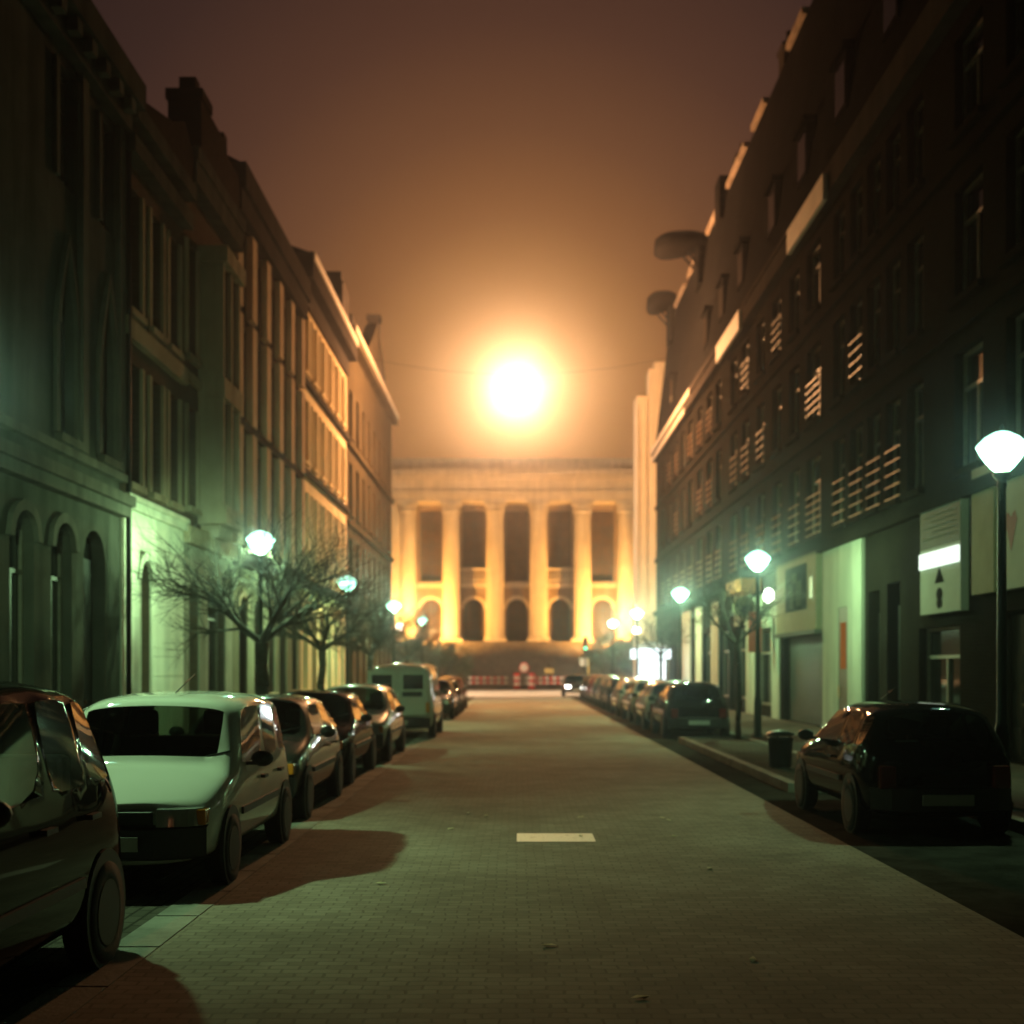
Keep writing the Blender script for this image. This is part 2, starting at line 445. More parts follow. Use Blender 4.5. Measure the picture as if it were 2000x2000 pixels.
    def part(s, name, m, boxes):   # boxes in (x0,x1,dA,dB,z0,z1)
        if name in ("rustication_band", "string_course", "chimney", "dormer", "ground_floor_render", "modillion", "pilaster", "pier", "lamplit_fascia"):
            for (x0, x1, a, c, z0, z1) in boxes:
                u0, u1 = s.uu(a, c); o = MB().box(x0, x1, u0, u1, z0, z1).build(name, m, s.root)
            return o
        b = MB()
        for (x0, x1, a, c, z0, z1) in boxes:
            u0, u1 = s.uu(a, c); b.box(x0, x1, u0, u1, z0, z1)
        return b.build(name, m, s.root)
    def render_coat(s, m, ztop, x=.045):   # a coat of render over the ground floor, with the openings left free
        H = [w for w in s.win if w['z'][0] < ztop]; q = MB()
        Us = sorted({0.01, s.U - .01} | {u for w in H for u in w['u']}); Zs = sorted({.12, ztop} | {min(z, ztop) for w in H for z in w['z'] if z > .12})
        for a, b in zip(Us, Us[1:]):
            for c, d in zip(Zs, Zs[1:]):
                um, zm = (a + b) / 2, (c + d) / 2
                if any(w['u'][0] < um < w['u'][1] and w['z'][0] < zm < w['z'][1] for w in H): continue
                q.quad((x, a, c), (x, b, c), (x, b, d), (x, a, d))
        for w in H:
            (u0, u1), (z0, z1) = w['u'], w['z']
            q.quad((0.002, u0, z0), (x, u0, z0), (x, u0, z1), (0.002, u0, z1)); q.quad((0.002, u1, z0), (x, u1, z0), (x, u1, z1), (0.002, u1, z1))
            q.quad((0.002, u0, z1), (x, u0, z1), (x, u1, z1), (0.002, u1, z1))
            if w['arch']:
                p = s.arc(w)
                for g_, r_ in zip(p, p[1:]):
                    q.quad((x, g_[0], g_[1]), (x, r_[0], r_[1]), (x, r_[0], z1), (x, g_[0], z1))
        return q.build("ground_floor_render", m, s.root)
    def prism(s, name, m, poly, x0, x1):
        return MB().prism([(s.u(a), z) for a, z in poly], x0, x1).build(name, m, s.root)

M_b1 = WL("grey_stone", (0.085, 0.082, 0.07))
M_b1t = WL("grey_stone_trim", (0.13, 0.122, 0.104))
M_b2 = WL("white_plaster", (0.72, 0.70, 0.58), 0.12, 0.22)
M_b2u = brickmat("brown_brick", (0.12, 0.078, 0.054), (0.095, 0.06, 0.042), (0.10, 0.088, 0.075), 0.22, 0.07, ("Y", "Z"))
M_b2t = WL("cream_trim", (0.36, 0.30, 0.22), 0.2, 0.3)
M_b3 = brickmat("dark_red_brick", (0.055, 0.033, 0.024), (0.042, 0.026, 0.02), (0.04, 0.033, 0.03), 0.22, 0.07, ("Y", "Z"))
M_b3p = WL("pilaster_stone", (0.58, 0.43, 0.31), 0.15, 0.25)
M_b4 = WL("pale_plaster", (0.78, 0.61, 0.38), 0.1, 0.2)
M_b4c = WL("dark_cornice_timber", (0.06, 0.05, 0.045), 0.2, 0.2)
M_b5 = WL("ochre_render", (0.085, 0.065, 0.04), 0.25, 0.3)
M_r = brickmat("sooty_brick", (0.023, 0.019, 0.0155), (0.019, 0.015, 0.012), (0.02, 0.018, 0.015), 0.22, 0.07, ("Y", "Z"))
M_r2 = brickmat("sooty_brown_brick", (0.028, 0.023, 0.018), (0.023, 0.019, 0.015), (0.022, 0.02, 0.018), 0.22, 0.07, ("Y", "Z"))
M_rp = WL("white_painted_wall", (0.42, 0.43, 0.35), 0.1, 0.25)

# --- left 1: grey stone house, pointed windows
b = Building("town_house", "dark grey stone house with pointed first-floor windows at the near left", 'L', 3, 25.0, 12.7, M_b1)
for d in (4.4, 7.4, 10.4, 13.4, 16.6, 19.55, 21.3):
    b.window(d, d + 1.0, 1.2, 4.25, 0.45, head=M_b1t, sill=M_b1t)
b.window(22.9, 24.1, 0.13, 4.3, 0.5, kind='door', head=M_b1t)
for d in (5.0, 9.3, 13.6, 17.9, 21.55, 23.75):
    b.window(d, d + 0.85, 5.75, 9.1, 1.5, pointed=True, head=M_b1t, jamb=M_b1t, sill=M_b1t)
    b.window(d, d + 0.85, 10.1, 12.1, 0, jamb=M_b1t)
b.wall()
b.part("string_course", M_b1t, [(.003, .22, 3, 25, 4.72, 4.92), (.003, .32, 3, 25, 4.92, 5.12), (.003, .16, 3, 25, 5.4, 5.55)])
b.part("plinth", M_b1t, [(.003, .1, 3, 22.8, .12, .75), (.003, .1, 24.2, 25, .12, .75)])
b.part("cornice", M_b1, [(.003, .25, 3, 25, 12.3, 12.7), (-.5, .52, 3, 25, 12.703, 13.2)])
b.part("pilaster", M_b1t, [(.003, .12, 22.55, 22.85, 5.6, 12.28), (.003, .12, 24.68, 24.98, 5.6, 12.28)])
b.part("modillion", M_b1t, [(.26, .45, x, x + .25, 12.45, 12.69) for x in [3.3 + .75 * k for k in range(29)]])
MB().quad((.35, 0, 13.2), (.35, 22, 13.2), (-4.5, 22, 17), (-4.5, 0, 17)).quad((-4.5, 0, 17), (-4.5, 22, 17), (-9, 22, 13.2), (-9, 0, 13.2)).quad((.35, 22, 13.2), (-4.5, 22, 17), (-9, 22, 13.2)).quad((.35, 0, 13.2), (-4.5, 0, 17), (-9, 0, 13.2)).build("roof", M_slate, b.root)

# --- left 2: white ground floor, brown brick above, sloping parapet
b = Building("town_house", "house with whitewashed ground floor and arched window lit green by the lamp", 'L', 25.0, 29.6, 12.6, M_b2u)
b.window(26.15, 27.0, 1.1, 4.0, 0.42, head=M_b2, fm=M_framew, sill=M_b2t)
for d in (25.45, 27.0, 28.4):
    b.window(d, d + .85, 5.5, 7.95, jamb=M_b2t, sill=M_b2t)
    b.window(d, d + .85, 9.0, 11.5, jamb=M_b2t, sill=M_b2t)
b.wall()
gf = MB()
w = b.win[0]; (u0, u1) = w['u']; x = .045
for (a, c, z0, z1) in ((0, u0 - .003, .12, 4.95), (u1 + .003, b.U, .12, 4.95), (u0 - .003, u1 + .003, .12, 1.1 - .15), (u0 - .003, u1 + .003, 4.2, 4.95)):
    gf.box(.003, x, a, c, z0, z1)
gf.build("ground_floor_render", M_b2, b.root)
b.part("string_course", M_b2, [(.003, .14, 25.0, 29.6, 4.953, 5.12), (.003, .2, 25.0, 29.6, 5.12, 5.22)])
b.part("string_course", M_b2t, [(.003, .16, 25.0, 29.6, 8.35, 8.72)])
b.part("rustication_band", M_b2, [(.046, .06, 25.0, 26.0, z, z + .03) for z in (1.0, 1.6, 2.2, 2.8, 3.4, 4.2)] + [(.046, .06, 27.2, 29.6, z, z + .03) for z in (1.0, 1.6, 2.2, 2.8, 3.4, 4.2)])
b.part("cornice", M_b1, [(.003, .3, 25.02, 29.58, 11.95, 12.3), (-.4, .36, 25.02, 29.58, 12.603, 12.95)])
b.prism("parapet", M_b3, [(25.05, 12.955), (29.55, 12.955), (29.55, 13.75), (28.7, 14.1), (27.8, 13.7), (25.05, 13.05)], -.3, .3)
MB().tube((.14, b.u(25.1), .2), (.14, b.u(25.1), 12.3), .055, n=8).build("downpipe", M_blackmetal, b.root)
MB().quad((-.35, 0.05, 12.96), (-.35, 4.55, 12.96), (-4.5, 4.55, 15.5), (-4.5, 0.05, 15.5)).quad((-4.5, 0.05, 15.5), (-4.5, 4.55, 15.5), (-9, 4.55, 12.6), (-9, 0.05, 12.6)).build("roof", M_slate, b.root)

# --- left 2b: house with oriel and stepped chimney gable
b = Building("town_house", "narrow house with a stone oriel and a dark chimney gable on its roofline", 'L', 29.6, 34.7, 13.6, M_b2u)
for d in (30.0, 33.3):
    b.window(d, d + .9, 5.6, 8.0, jamb=M_b2t, sill=M_b2t)
    b.window(d, d + .9, 9.2, 11.9, jamb=M_b3p, sill=M_b2t)
b.window(30.1, 31.1, .13, 3.9, .4, kind='door', head=M_b2t)
b.window(31.9, 33.9, 1.1, 3.9, .35, head=M_b2t, sill=M_b2t)
b.wall()
b.render_coat(WL("grey_plaster", (0.34, 0.33, 0.27)), 4.69)
b.part("string_course", M_b2t, [(.003, .2, 29.6, 34.7, 4.7, 5.1), (.003, .12, 29.6, 34.7, 8.55, 8.75)])
o = b.part("oriel", M_b2t, [(.003, .7, 31.1, 33.1, 5.3, 5.75), (.003, .62, 31.15, 31.3, 5.75, 11.7), (.003, .62, 32.9, 33.05, 5.75, 11.7), (.003, .62, 32.0, 32.2, 5.75, 11.7),
                   (.003, .66, 31.1, 33.1, 8.4, 8.9), (.003, .74, 31.05, 33.15, 11.7, 12.1), (.003, .45, 31.4, 32.8, 5.0, 5.3), (.003, .25, 31.7, 32.5, 4.75, 5.0)])
pn = MB()
for (a, c) in ((31.3, 32.0), (32.2, 32.9)):
    for (z0, z1) in ((5.75, 8.4), (8.9, 11.7)):
        u0, u1 = b.uu(a, c); pn.quad((.5, u0, z0), (.5, u1, z0), (.5, u1, z1), (.5, u0, z1))
pn.build("pane", M_glass, o)
b.part("cornice", M_b1, [(.003, .35, 29.62, 34.68, 13.1, 13.603), (-.5, .4, 29.62, 34.68, 13.606, 13.95)])
b.part("chimney", M_b3, [(-.5, .3, 30.25, 32.7, 13.953, 15.3), (-.55, .34, 30.2, 31.2, 15.303, 15.55), (-.5, .3, 32.7, 34.4, 13.953, 15.05), (-.3, .1, 30.5, 30.9, 15.55, 15.95), (-.3, .1, 33.4, 33.8, 15.053, 15.85)])
MB().quad((.0, 0.05, 13.953), (.0, 5.05, 13.953), (-4.5, 5.05, 16), (-4.5, 0.05, 16)).quad((-4.5, 0.05, 16), (-4.5, 5.05, 16), (-9, 5.05, 13.6), (-9, 0.05, 13.6)).build("roof", M_slate, b.root)

# --- left 3: dark brick house with tall pale pilasters
b = Building("town_house", "dark brick house with tall pale pilasters between narrow windows", 'L', 34.7, 45.7, 14.9, M_b3)
ds = [35.5 + 2.1 * k for k in range(5)]
for d in ds:
    for z0, z1 in ((5.3, 8.1), (9.0, 11.4), (12.0, 13.9)):
        b.window(d, d + 1.05, z0, z1)
for d in (35.5, 39.7, 43.9): b.window(d, d + 1.1, 1.0, 3.8, .3, head=M_b3p, sill=M_b3p)
b.window(37.6, 38.8, .13, 3.8, .3, kind='door', head=M_b3p); b.window(41.6, 42.9, .13, 3.8, .3, kind='door', head=M_b3p)
b.wall()
for d in [34.75] + [x + 1.15 for x in ds]:
    o = b.part("pilaster", M_b3p, [(.003, .2, d, d + .62, 5.2, 8.5), (.003, .2, d, d + .62, 8.75, 11.6), (.003, .2, d, d + .62, 11.8, 14.2)])
    b_ = o
b.render_coat(WL("drab_plaster", (0.24, 0.22, 0.16)), 4.59)
b.part("string_course", M_b3, [(.003, .3, 34.7, 45.7, 4.6, 5.1), (.003, .17, 34.7, 45.7, 8.5, 8.74)])
b.part("cornice", M_b4c, [(.003, .3, 34.7, 45.7, 14.3, 14.9), (-.5, .42, 34.7, 45.68, 14.903, 15.6)])
MB().quad((.25, 0, 15.6), (.25, 11, 15.6), (-4.5, 11, 18), (-4.5, 0, 18)).quad((-4.5, 0, 18), (-4.5, 11, 18), (-9, 11, 15), (-9, 0, 15)).quad((.25, 0, 15.6), (-4.5, 0, 18), (-9, 0, 15)).build("roof", M_slate, b.root)

# --- left 4: pale house, strongly lit, deep dark cornice
b = Building("town_house", "pale plaster house glowing orange under a deep dark box cornice", 'L', 45.7, 58.2, 15.8, M_b4)
ds = [46.4 + 1.98 * k for k in range(6)]
for d in ds:
    for z0, z1 in ((5.6, 8.3), (9.4, 11.7), (12.7, 14.9)):
        b.window(d, d + .95, z0, z1, fm=M_framew, sill=M_b4, jamb=M_b4)
for d in ds[::2]: b.window(d, d + 1.1, 1.0, 3.9, .5, head=M_b4, sill=M_b4)
for d in ds[1::2]: b.window(d, d + 1.2, .13, 3.9, .5, kind='door', head=M_b4)
b.wall()
b.part("string_course", M_b4c, [(.003, .18, 45.7, 58.2, 12.15, 12.35), (.003, .18, 45.7, 58.2, 8.85, 9.05), (.003, .25, 45.7, 58.2, 4.7, 5.0)])
b.part("shaded_frieze", M_b4c, [(.003, .12, 45.7, 58.2, 15.1, 15.8)])  # dark tone stands for the soffit shadow below the cornice
b.part("cornice", M_b4c, [(-.5, .5, 45.7, 58.2, 15.803, 16.75)])
b.part("gutter", M_brass, [(.503, .56, 45.7, 58.2, 16.45, 16.75)])
MB().quad((.3, 0, 16.76), (.3, 12.5, 16.76), (-4.5, 12.5, 18.4), (-4.5, 0, 18.4)).quad((-4.5, 0, 18.4), (-4.5, 12.5, 18.4), (-9, 12.5, 15.8), (-9, 0, 15.8)).quad((.3, 0, 16.76), (-4.5, 0, 18.4), (-9, 0, 15.8)).build("roof", M_slate, b.root)

# --- left 5: last house with chimneys and a turret
b = Building("town_house", "ochre rendered corner house with tall chimneys where the street opens", 'L', 58.2, 79.2, 16.9, M_b5)
for d in [59.2 + 2.5 * k for k in range(8)]:
    for z0, z1 in ((5.4, 7.9), (9.0, 11.4), (12.6, 14.8)):
        b.window(d, d + 1.1, z0, z1, sill=M_b5)
    b.window(d, d + 1.3, .9, 3.9, .5, head=M_b5)
b.wall()
b.part("string_course", M_b5, [(.003, .25, 58.2, 79.2, 4.5, 4.8), (.003, .2, 58.2, 79.2, 12.0, 12.25), (.003, .16, 58.2, 79.2, 8.4, 8.6)])
b.part("cornice", M_b5, [(-.5, .4, 58.2, 79.2, 16.903, 17.5)])
b.part("gutter", M_brass, [(.403, .47, 58.2, 79.2, 17.25, 17.5)])
o = b.part("chimney", M_b4c, [(-2.2, -.2, 58.4, 60.6, 17.51, 19.6), (-2.1, -.3, 58.7, 59.2, 19.603, 20.1), (-2.1, -.3, 59.9, 60.3, 19.603, 20.0), (-2.0, -.3, 62.5, 64.5, 17.51, 19.2)])
b.part("chimney", M_b4c, [(-.9, -.3, 74.5, 75.3, 17.51, 22.2), (-1.0, -.2, 74.4, 75.4, 22.203, 22.5)])
b.prism("gable", M_b5, [(65.5, 17.503), (73.5, 17.503), (73.5, 18.6), (72.0, 19.6), (69.5, 20.6), (67.0, 19.2), (65.5, 18.4)], -.4, .2)
MB().quad((.3, 0, 17.505), (.3, 21, 17.505), (-4.5, 21, 19.5), (-4.5, 0, 19.5)).quad((-4.5, 0, 19.5), (-4.5, 21, 19.5), (-9, 21, 16.9), (-9, 0, 16.9)).build("roof", M_slate, b.root)

# --- right hand side: three tall sooty apartment buildings under steep mansards
def mansard(b, z0=15.05, z1=22.9, x0=.1, x1=-.85, trims=(), stacks=()):
    U = b.U
    MB().quad((x0, 0, z0), (x0, U, z0), (x1, U, z1), (x1, 0, z1)).quad((x1, 0, z1), (x1, U, z1), (-9, U, z1), (-9, 0, z1)).quad((x0, 0, z0), (x1, 0, z1), (-9, 0, z1), (-9, 0, z0)).quad((x0, U, z0), (x1, U, z1), (-9, U, z1), (-9, U, z0)).build("roof", M_slate, b.root)
    for (a, c) in trims:
        u0, u1 = b.uu(a, c); MB().box(x1 - .1, x1 + .16, u0, u1, z1 - .02, z1 + .2).build("ridge_trim", mat("weathered_zinc", (0.42, 0.32, 0.24), .6, noise=(1.2, .5), spec=.1), b.root)
    for (d, wd, h) in stacks:
        u0, u1 = b.uu(d, d + wd); o = MB().box(x1 - 1.3, x1 - .1, u0, u1, z1 - .6, z1 + h).box(x1 - 1.36, x1 - .04, u0 - .06, u1 + .06, z1 + h + .003, z1 + h + .14).build("chimney", M_b4c, b.root)
        for k in range(2): MB().lathe([(.14, 0), (.12, .5), (.15, .55)], (x1 - .4 - k * .5, (u0 + u1) / 2, z1 + h + .145), 10).build("chimney_pot", M_b4c, o)
def dormer(b, d, z, x, w=1.2, h=1.5):
    u = b.u(d)
    o = MB().box(x - 1.4, x, u - w / 2, u + w / 2, z, z + h).box(x - 1.4, x + .12, u - w / 2 - .15, u + w / 2 + .15, z + h + .003, z + h + .18).build("dormer", M_slate, b.root)
    MB().quad((x + .004, u - w / 2 + .12, z + .15), (x + .004, u + w / 2 - .12, z + .15), (x + .004, u + w / 2 - .12, z + h - .12), (x + .004, u - w / 2 + .12, z + h - .12)).build("pane", M_glass, o)

FLOORS = ((5.55, 7.85), (8.85, 11.0), (12.0, 13.9))
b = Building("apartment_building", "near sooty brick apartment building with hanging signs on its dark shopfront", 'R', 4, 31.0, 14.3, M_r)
for d in [5.0 + 2.6 * k for k in range(8)] + [26.6, 28.2, 29.75]:
    for i, (z0, z1) in enumerate(FLOORS):
        b.window(d, d + (1.5 if d < 26 else 1.1), z0, z1, rail=5 if d > 28 and i == 0 else 0, sill=M_r)
for d in (5.5, 9.5, 13.5, 17.5): b.window(d, d + 2.6, .5, 2.7)
b.window(21.3, 22.5, .13, 2.75, kind='door')
b.window(28.2, 29.2, .13, 3.7, kind='door'); b.window(29.8, 30.75, .13, 3.6, kind='door')
b.window(24.4, 26.9, .6, 2.6)
b.wall()
b.part("string_course", M_r, [(.003, .2, 4, 31, 4.95, 5.2), (.003, .12, 4, 31, 8.2, 8.4), (.003, .12, 4, 31, 11.4, 11.55)])
b.part("cornice", M_b4c, [(-.3, .3, 4, 31, 14.303, 15.05)])
mansard(b, stacks=((9, 1.2, .9), (17, 1.0, .7), (24.5, 1.3, .8)))
for d in (7, 11.5, 16, 20.5, 25, 29): dormer(b, d, 16.3, .0)

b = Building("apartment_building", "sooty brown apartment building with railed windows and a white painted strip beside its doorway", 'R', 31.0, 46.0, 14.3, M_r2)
for d in (31.3, 33.0, 35.6, 38.3, 40.9, 43.7):
    for i, (z0, z1) in enumerate(FLOORS):
        b.window(d, d + (1.15 if d < 34 else 1.7 if d < 36 else 1.4), z0, z1, rail=(6 if d == 35.6 else 5) if (i == 0 or (d, i) in ((35.6, 1), (43.7, 1), (31.3, 1), (40.9, 2))) else 0, sill=M_r2)
b.window(35.4, 40.6, .13, 2.75, kind='shutter', fm=mat("dark_shutter", (0.05, 0.055, 0.045), 0.5, noise=(3, .3)))
b.window(42.3, 45.2, .5, 3.1)
b.wall()
gf = MB()
for (a, c, z0, z1) in ((31.05, 32.35, .12, 4.95), (33.35, 35.0, .12, 4.95), (32.35, 33.35, 3.35, 4.95)):
    u0, u1 = b.uu(a, c); gf.box(.003, .09, u0, u1, z0, z1)
gf.build("painted_pier", M_rp, b.root)
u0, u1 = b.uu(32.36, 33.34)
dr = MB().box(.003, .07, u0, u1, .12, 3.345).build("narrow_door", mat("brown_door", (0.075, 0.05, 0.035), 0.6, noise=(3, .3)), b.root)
MB().box(.071, .078, u0 + .22, u1 - .22, 1.75, 2.95).build("reflection_pane", emit("sodium_glint", (1.0, .36, .07), .30), dr)  # orange glow stands for the sodium lamp's reflection in the glass
MB().box(.071, .12, u0 + .1, u0 + .14, 1.0, 1.3).build("handle", M_rail, dr)
b.part("ground_floor_render", M_rp, [(.003, .05, 41.0, 42.25, .12, 4.3), (.003, .05, 42.25, 45.25, 3.15, 4.3), (.003, .05, 45.25, 45.95, .12, 4.3)])
b.part("string_course", M_r2, [(.003, .2, 31, 46, 4.953, 5.2), (.003, .12, 31, 46, 8.2, 8.4), (.003, .12, 31, 46, 11.4, 11.55)])
b.part("cornice", M_b4c, [(-.3, .3, 31, 46, 14.303, 15.05)])
b.part("lamplit_fascia", M_brass, [(.303, .42, 33.6, 38.1, 14.15, 14.85)])  # pale colour stands for the stretch of eave caught by lamplight
b.part("gutter", M_b4c, [(.303, .36, 38.1, 46.0, 14.86, 15.0)])
mansard(b, trims=((41, 43.5),), stacks=((36.5, 1.6, .5), (45, .9, .9)))
for d in (33.5, 38, 42.5): dormer(b, d, 16.3, .0)

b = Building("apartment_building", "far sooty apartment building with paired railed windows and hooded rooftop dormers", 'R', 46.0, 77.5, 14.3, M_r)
for d in (46.6, 49.1, 52.9, 55.4, 58.4, 61.6, 64.4, 67.2, 70.2, 73.2):
    for i, (z0, z1) in enumerate(FLOORS):
        b.window(d, d + 1.5, z0, z1, rail=5 if (i == 0 or d in (46.6, 55.4, 58.4, 67.2) or (d, i) in ((49.1, 1), (61.6, 2), (70.2, 2))) else 0, sill=M_r)
for d in (47, 51, 55.5, 66, 71): b.window(d, d + 2.4, .6, 3.3)
for d in (50, 60.5, 74.5): b.window(d - .2, d + .8, .13, 3.2, kind='door')
b.wall()
b.part("string_course", M_r, [(.003, .2, 46, 77.5, 4.95, 5.2), (.003, .12, 46, 77.5, 8.2, 8.4), (.003, .12, 46, 77.5, 11.4, 11.55)])
b.part("ground_floor_render", M_rp, [(.003, .05, 56.2 + 2.0, 60.2, .12, 4.6), (.003, .05, 62, 65.8, .12, 4.6), (.003, .05, 53.45, 55.4, .12, 4.6), (.003, .05, 46.1, 46.95, .12, 4.6), (.003, .05, 46.95, 49.45, 3.4, 4.6)])
b.part("cornice", M_b4c, [(-.3, .3, 46, 77.5, 14.303, 15.05)])
b.part("lamplit_fascia", M_brass, [(.303, .42, 46.4, 51.7, 14.15, 14.85)])  # pale colour painted in where lamplight catches the eave
b.part("gutter", M_b4c, [(.303, .38, 51.7, 60, 14.72, 15.03)])
b.part("gutter", M_brass, [(.303, .38, 60, 77.5, 14.72, 15.03)])  # paler than the stretch before: lamplight put into the gutter's colour
b.part("lamplit_fascia", M_brass, [(.303, .36, 62, 77, 14.2, 14.5)])  # pale strip stands for the strongly lamplit end of the eave
mansard(b, trims=((47.5, 50), (51.5, 56), (58.5, 62), (64.5, 69), (70.5, 74.5)), stacks=((54.5, .8, .8),))
for d in (48.5, 53, 57.5, 70): dormer(b, d, 16.3, .0)
def hood(b, d, z, xin, xout, th, w):
    u = b.u(d); m = MB(); n = 14; secs = []
    for k in range(n + 1):
        t = k / n; x = xin + (xout - xin) * t
        r = math.sqrt(max(0.0004, 1 - abs(2 * (t * .92 + .02) - 1) ** 2.6))
        secs.append((x, r * th / 2 * (0.6 + .45 * t), r * w / 2, z - t * .35))
    base = len(m.v); q = 12
    for (x, rz, ry, zc) in secs:
        for k in range(q):
            a = 2 * math.pi * k / q; m.v.append((x, u + ry * math.cos(a), zc + rz * math.sin(a)))
    for j in range(n):
        for k in range(q):
            m.f.append((base + j * q + k, base + j * q + (k + 1) % q, base + (j + 1) * q + (k + 1) % q, base + (j + 1) * q + k)); m.s.append(True)
    m.f.append(tuple(range(base, base + q))); m.s.append(True); m.f.append(tuple(range(base + n * q, base + n * q + q))); m.s.append(True)
    return m.build("dormer_hood", M_slate, b.root)
for (d, z) in ((63.0, 22.0), (75.5, 22.7)):
    u = b.u(d); MB().tube((-.9, u - .5, z - .9), (.35, u - .5, z + .5), .06, n=6).tube((-.9, u + .5, z - .9), (.35, u + .5, z + .5), .06, n=6).build("hood_bracket", M_slate, b.root)
hood(b, 63.0, 22.95, -1.0, 1.65, 1.35, 2.4)
hood(b, 75.5, 23.7, -1.0, .75, 1.45, 2.2)
b.part("dormer", M_slate, [(-1.3, -.35, 62.2, 63.8, 20.6, 22.5), (-1.3, -.45, 74.8, 76.2, 21.0, 23.2), (-1.2, -.55, 56.8, 58.2, 21.9, 23.8)])

# --- right: slim bright corner block that steps out into the street end
b = Building("corner_building", "slim stepped corner block glaring orange white beside the street end", 'R', 78.5, 80.6, 18.6, WL("corner_plaster", (0.80, 0.70, 0.54), .1, .15), plane=7.4)
for d in ():
    for z0, z1 in ((5.5, 8), (9, 11.3), (12.4, 14.6)): b.window(d, d + 1.2, z0, z1)
b.wall()
b.part("pier", MATS["corner_plaster"], [(-.12, .0, 78.3, 78.497, 0.0, 18.0), (-1.72, -.72, 78.2, 78.497, 0.0, 20.2), (-.6, -.5, 78.3, 78.497, .0, 18.2)])
b.part("parapet", MATS["corner_plaster"], [(-3.0, -.75, 78.5, 80, 18.603, 20.2), (-2.2, -1.1, 78.5, 79.6, 20.203, 20.7)])

# ------------------------------------------------------------------ the museum at the end of the street
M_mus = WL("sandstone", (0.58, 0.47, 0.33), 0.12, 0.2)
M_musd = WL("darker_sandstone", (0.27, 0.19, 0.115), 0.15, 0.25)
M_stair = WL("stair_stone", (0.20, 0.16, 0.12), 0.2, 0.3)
mu = empty("museum_building", (0, 130, 0), -math.pi / 2, "classical museum with giant columns and arched doors facing down the street", "museum")
# local x points towards the camera, local y = world X
bays = [-9.0, -4.5, 0, 4.5, 9.0]
m = MB(); Us = [-13.2]; holes = []
for i, c in enumerate(bays):
    zb = 12.35 if i in (1, 3) else 11.0
    holes.append((c - 1.15, c + 1.15, zb, 18.4)); holes.append((c - 1.05, c + 1.05, 4.56, 9.05))
us = sorted({-13.2, 13.2} | {h[0] for h in holes} | {h[1] for h in holes}); zs = sorted({0.0, 18.9} | {h[2] for h in holes} | {h[3] for h in holes})
X0 = -3.4
for a, c in zip(us, us[1:]):
    for e, f in zip(zs, zs[1:]):
        um, zm = (a + c) / 2, (e + f) / 2
        if any(h[0] < um < h[1] and h[2] < zm < h[3] for h in holes): continue
        m.quad((X0, a, e), (X0, c, e), (X0, c, f), (X0, a, f))
for (a, c, e, f) in holes:
    D = X0 - .9
    m.quad((X0, a, e), (D, a, e), (D, a, f), (X0, a, f)); m.quad((X0, c, e), (D, c, e), (D, c, f), (X0, c, f)); m.quad((X0, a, f), (D, a, f), (D, c, f), (X0, c, f)); m.quad((X0, a, e), (D, a, e), (D, c, e), (X0, c, e))
    if f < 10:
        cc, r = (a + c) / 2, (c - a) / 2; n = 12
        p = [(cc - r * math.cos(math.pi * k / n), f - r + r * math.sin(math.pi * k / n)) for k in range(n + 1)]
        for q, s_ in zip(p, p[1:]):
            m.quad((X0, q[0], q[1]), (X0, s_[0], s_[1]), (X0, s_[0], f), (X0, q[0], f)); m.quad((X0, q[0], q[1]), (X0, s_[0], s_[1]), (D, s_[0], s_[1]), (D, q[0], q[1]))
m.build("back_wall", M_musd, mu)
for (a, c, e, f) in holes:
    D = X0 - .88; cc = (a + c) / 2
    w = MB()
    for yy in (a, cc - .06, c - .12): w.box(D, D + .1, yy, yy + .12, e, f)
    for zz in [e + (f - e) * k / 4 for k in range(4)]: w.box(D, D + .09, a + .12, c - .12, zz, zz + .1)
    o = w.build("door" if f < 10 else "window", M_door, mu)
    MB().quad((D - .01, a, e), (D - .01, c, e), (D - .01, c, f), (D - .01, a, f)).build("pane", mat("curtained_glass", (.085, .05, .025), .7, noise=(1.2, .4), spec=.03), o)
    if f < 10:
        ar = MB(); r = (c - a) / 2; n = 14
        for k in range(n):
            t0, t1 = math.pi * k / n, math.pi * (k + 1) / n; ro = r + .38
            P = lambda t, rr: (cc - rr * math.cos(t), f - r + rr * math.sin(t))
            q0, q1, q2, q3 = P(t0, r), P(t1, r), P(t1, ro), P(t0, ro)
            ar.quad((X0 + .14, *q0), (X0 + .14, *q1), (X0 + .14, *q2), (X0 + .14, *q3)); ar.quad((X0 + .14, *q3), (X0 + .14, *q2), (X0 + .003, *q2), (X0 + .003, *q3)); ar.quad((X0 + .14, *q0), (X0 + .14, *q1), (X0 + .003, *q1), (X0 + .003, *q0))
        ar.build("archivolt", M_mus, mu)
for c in (-4.5, 4.5):
    q = MB().box(X0 + .003, X0 + .5, c - 1.5, c + 1.5, 12.05, 12.3).box(X0 + .003, X0 + .5, c - 1.5, c + 1.5, 10.95, 11.15)
    for k in range(10): q.lathe([(.06, 11.15), (.1, 11.4), (.05, 11.75), (.08, 12.05)], (X0 + .25, c - 1.3 + k * .29, 0), 8)
    q.build("balustrade", M_mus, mu)
MB().box(X0 + .003, X0 + .35, -13, 13, 10.25, 10.6).box(X0 + .003, X0 + .22, -13, 13, 10.6, 10.8).build("string_course", M_mus, mu)
cols = [-11.25, -6.75, -2.25, 2.25, 6.75, 11.25]
